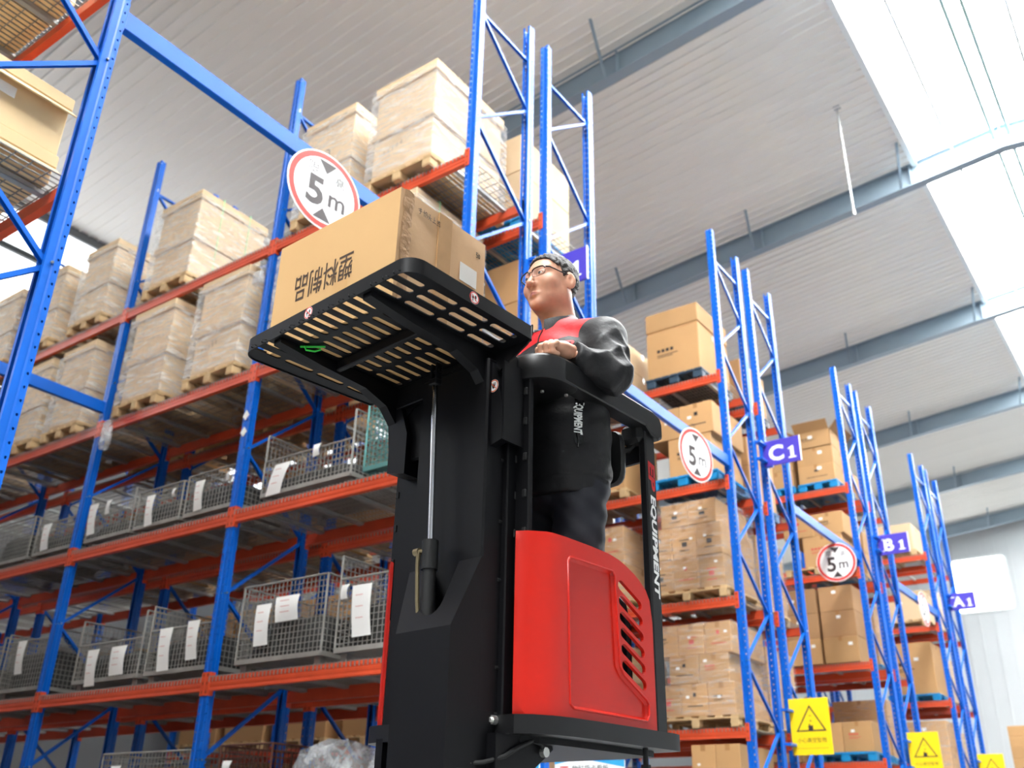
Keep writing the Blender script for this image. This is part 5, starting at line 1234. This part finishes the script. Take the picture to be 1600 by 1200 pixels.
for s in (1, -1):
    P_ = lens_pts(s); b = MB(); tp = sorted([p for p in P_ if p[2] > .014], key=lambda p: p[0]); b.path(tp, .0027, 6); 
    wearmb(b, 'glasses_rim', FRAME)
    b = MB(); lo_ = sorted([p for p in P_ if p[2] <= .0145], key=lambda p: math.atan2(p[2]-.013, p[0]-s*.033)); b.path(lo_, .0007, 5); wearmb(b, 'glasses_wire', FRAME)
    wearmb(MB().add(P_, [tuple(range(24))]), 'lens', LENS)
    xo = s*.0605
    b = MB().path([(xo, .091, .024), (s*.0705, .080, .024), (s*.079, .03, .020), (s*.0835, -.005, .020), (s*.083, -.02, .012), (s*.081, -.028, -.006)], [.0030, .0027, .0023, .0022, .0020, .0018], 6); wearmb(b, 'temple_arm', FRAME)
wearmb(MB().path([(-.008, .1035, .016), (0, .1075, .019), (.008, .1035, .016)], .0014, 6), 'glasses_bridge', FRAME)
# jacket
def fold(x, y, z):
    return .0045*np.sin(z*52+x*31+2*np.sin(y*23))*np.sin(x*19-y*27+1)+.003*np.sin(z*95-y*60+x*40)
def f_jacket(x, y, z):
    d = ell(x, y, z, (MR, 2.292, 1.44), (.205, .142, .19))
    d = smin(d, ell(x, y, z, (MR, 2.285, 1.20), (.195, .152, .24)), .07)
    d = smin(d, ell(x, y, z, (MR, 2.285, 1.05), (.188, .150, .14)), .04)
    d = smin(d, cap(x, y, z, (MR-.12, 2.305, 1.565), (MR+.12, 2.305, 1.565), .075), .05)
    d = smin(d, cap(x, y, z, (-1.903, 2.30, 1.59), (-1.903, 2.288, 1.645), .095, .082), .05)
    d = d+.5*fold(x, y, z)
    hem = ell(x, y, z*0+1, (MR, 2.285, 1), (.196, .155, 1)); d = smax(d, np.maximum(.985-z, hem-.0), .006)
    band = np.abs(z-1.045); d = d+.004*np.exp(-(band/.006)**2)                              # seam of the hem band
    for S_, E_, W_ in ((SHL, ELB, WRI), (mirr(SHL), mirr(ELB), mirr(WRI))):
        a = cap(x, y, z, S_, E_, .080, .066); q = cap(x, y, z, E_, W_, .066, .043)
        ar = smin(a, q, .02); fw = (W_-E_)/np.linalg.norm(W_-E_); tq = (x-W_[0])*fw[0]+(y-W_[1])*fw[1]+(z-W_[2])*fw[2]; ar = smax(ar, np.where(np.sqrt((x-W_[0])**2+(y-W_[1])**2+(z-W_[2])**2) < .09, tq-.022, -1), .006)
        dv = (E_-S_)/np.linalg.norm(E_-S_); t = (x-S_[0])*dv[0]+(y-S_[1])*dv[1]+(z-S_[2])*dv[2]
        ridge = lambda u: 1-np.abs(np.sin(u))*2
        ar = ar-.0038*ridge(t*30+x*22+y*14)*np.clip(t/.1, 0, 1)-.0030*ridge(t*47-y*46+z*26)*np.clip(t/.08, 0, 1)
        d = smin(d, ar, .03)
    neck = cap(x, y, z, (-1.903, 2.28, 1.58), (-1.903, 2.255, 1.80), .072, .080)             # opening for the neck
    d = smax(d, -neck, .008)
    w1, w2 = WRI, mirr(WRI)
    return d
Pj, Fj = surf_nets(f_jacket, (MR-.37, 2.0, .97), (MR+.37, 2.50, 1.72), .0056)
# cut the sleeve ends open past the wrists
jm = to_mesh(man_local(Pj), Fj, 'jacket', [])
def jac_mat():
    m = bpy.data.materials.new('jacket_cloth'); m.use_nodes = True; N = m.node_tree.nodes; L = m.node_tree.links; b = N['Principled BSDF']
    at = N.new('ShaderNodeAttribute'); at.attribute_name = 'yoke'; gt = N.new('ShaderNodeMath'); gt.operation = 'GREATER_THAN'; gt.inputs[1].default_value = 0; L.new(at.outputs['Fac'], gt.inputs[0])
    mx = N.new('ShaderNodeMix'); mx.data_type = 'RGBA'; mx.inputs[6].default_value = lin((19, 19, 22)); mx.inputs[7].default_value = lin((206, 26, 34)); L.new(gt.outputs[0], mx.inputs[0]); L.new(mx.outputs[2], b.inputs['Base Color'])
    b.inputs['Roughness'].default_value = .55; b.inputs['Specular IOR Level'].default_value = .4
    tc = N.new('ShaderNodeTexCoord'); no = N.new('ShaderNodeTexNoise'); no.inputs['Scale'].default_value = 14; no.inputs['Detail'].default_value = 5; L.new(tc.outputs['Object'], no.inputs[0])
    n2 = N.new('ShaderNodeTexNoise'); n2.inputs['Scale'].default_value = 700; L.new(tc.outputs['Object'], n2.inputs[0])
    b1 = N.new('ShaderNodeBump'); b1.inputs['Strength'].default_value = .35; b1.inputs['Distance'].default_value = .02; L.new(no.outputs[0], b1.inputs['Height'])
    b2 = N.new('ShaderNodeBump'); b2.inputs['Strength'].default_value = .12; b2.inputs['Distance'].default_value = .002; L.new(n2.outputs[0], b2.inputs['Height']); L.new(b1.outputs[0], b2.inputs['Normal']); L.new(b2.outputs[0], b.inputs['Normal'])
    MATS['jacket_cloth'] = m; return m
JAC = jac_mat(); jm.materials.append(JAC)
rr = np.abs(Pj[:, 0]-MR); zz_ = Pj[:, 2]
lower = np.where(rr < .085, 1.545-.17*rr, np.where(rr < .115, 1.5305+(rr-.085)*.42, 1.543-(rr-.115)*.42))
sl_ = np.minimum(cap(*Pj.T, SHL+(ELB-SHL)*.10, ELB, .098, .09), cap(*Pj.T, mirr(SHL)+(mirr(ELB)-mirr(SHL))*.10, mirr(ELB), .098, .09))
nk = np.hypot(Pj[:, 0]+1.903, Pj[:, 1]-2.285)
yoke = np.minimum(np.minimum((zz_-lower)*8, sl_*8), np.minimum((nk-.088)*8, np.where(Pj[:, 1] < 2.34, 1, -1)))
at_ = jm.attributes.new('yoke', 'FLOAT', 'POINT'); at_.data.foreach_set('value', yoke.astype(np.float32))
jacket = O('jacket', jm, body)
# stand collar with a turned front edge
b = MB(); V = []; F = []; n = 40
for k, (rad, dz) in enumerate(((.094, 1.60), (.095, 1.645), (.091, 1.688), (.087, 1.696), (.081, 1.690), (.078, 1.62))):
    for i in range(n+1):
        t = math.radians(-90+18+324*i/n); fr = .5+.5*math.cos(math.radians(18+324*i/n)-0)
        V.append((-1.903+rad*math.cos(t)*1.0, 2.288+rad*math.sin(t)*1.0-.004*k*(1 if k < 4 else 1), dz-.058*fr*(1 if k in (2, 3, 4) else .6 if k == 1 else .3)))
for k in range(5):
    for i in range(n): F.append((k*(n+1)+i, k*(n+1)+i+1, (k+1)*(n+1)+i+1, (k+1)*(n+1)+i))
wearmb(b.add(V, F), 'collar', mat('collar_cloth', (34, 34, 37), .5, bump=.15, bscale=300), head=False)
# small things lying on the jacket front are pushed onto its surface
def front_a(r, z):
    a = np.linspace(2.0, 2.35, 260); v = f_jacket(np.full_like(a, r), a, np.full_like(a, z)); i = int(np.argmax(v < 0)); return float(a[i])
def on_front(pts, lift=.002): return [(r, front_a(r, z)-lift, z) for r, z in pts]
b = MB(); Z_ = np.linspace(1.60, .995, 40); b.path(on_front([(-1.885-.006*(1.6-z), float(z)) for z in Z_]), .0028, 5); wearmb(b, 'zip', FRAME, head=False)
co, fs = text_mesh('EP', .1, .004, .15); k = .036/(co[:, 1].max()-co[:, 1].min())*.9
b = MB(); b.add(on_front([(-1.770+x*k, 1.500+y*k) for x, y, z in co], .004), fs); wearmb(b, 'chest_logo', mat('logo_red_cloth', (206, 40, 44), .5), head=False)
b = MB(); b.add(on_front([(-1.752+x, 1.468+y) for x, y in ((-.012, -.004), (.014, .002), (.014, .010), (-.012, .004))], .004), [(0, 1, 2, 3)]); wearmb(b, 'chest_tag', SIGNW, head=False)
b = MB(); b.path(on_front([(-1.735+.000*i, 1.30-.0135*i) for i in range(14)], .003), .0032, 6); wearmb(b, 'pocket_zip', FRAME, head=False)
co, fs = text_mesh('EQUIPMENT', .1, .004, .15); k = .118/(co[:, 0].max()-co[:, 0].min())
b = MB(); b.add(on_front([(-1.732+y*k*1.1, 1.225-x*k) for x, y, z in co], .008), fs); wearmb(b, 'pocket_lettering', SIGNW, head=False)
b = MB(); b.add(on_front([(-1.732+x, 1.215+y) for x, y in ((-.009, -.072), (-.005, -.08), (.005, -.08), (.009, -.072), (.009, .085), (-.009, .085))], .0065), [(0, 1, 2, 3, 4, 5)]); wearmb(b, 'pocket_patch', FRAME, head=False)
# trousers and shoes
def f_trs(x, y, z):
    d = ell(x, y, z, (MR, 2.288, 1.05), (.178, .138, .12))
    for s in (-1, 1):
        d = smin(d, cap(x, y, z, (MR+s*.088, 2.285, 1.03), (MR+s*.098, 2.27, .74), .093, .073), .02); d = smin(d, cap(x, y, z, (MR+s*.098, 2.27, .74), (MR+s*.103, 2.30, .37), .073, .06), .015)
    d = d+.004*np.sin(z*70+x*44)*np.sin(x*30+y*41+z*12)
    return smax(d, .345-z, .004)
Pp, Fp = surf_nets(f_trs, (MR-.24, 2.1, .33), (MR+.24, 2.46, 1.12), .0075); wear(Pp, Fp, 'trousers', mat('dark_denim', (24, 26, 36), .75, var=.25, vscale=30, bump=.2, bscale=500))
for s in (-1, 1):
    f_sh = lambda x, y, z: smax(smin(ell(x, y, z, (MR+s*.105, 2.30, .345), (.045, .07, .05)), ell(x, y, z, (MR+s*.113, 2.215, .325), (.048, .085, .038)), .03), .3045-z, .004)
    Ps, Fs = surf_nets(f_sh, (MR+s*.11-.09, 2.1, .3), (MR+s*.11+.09, 2.42, .42), .006); wear(Ps, Fs, 'shoe', mat('black_shoe', (20, 20, 21), .5))
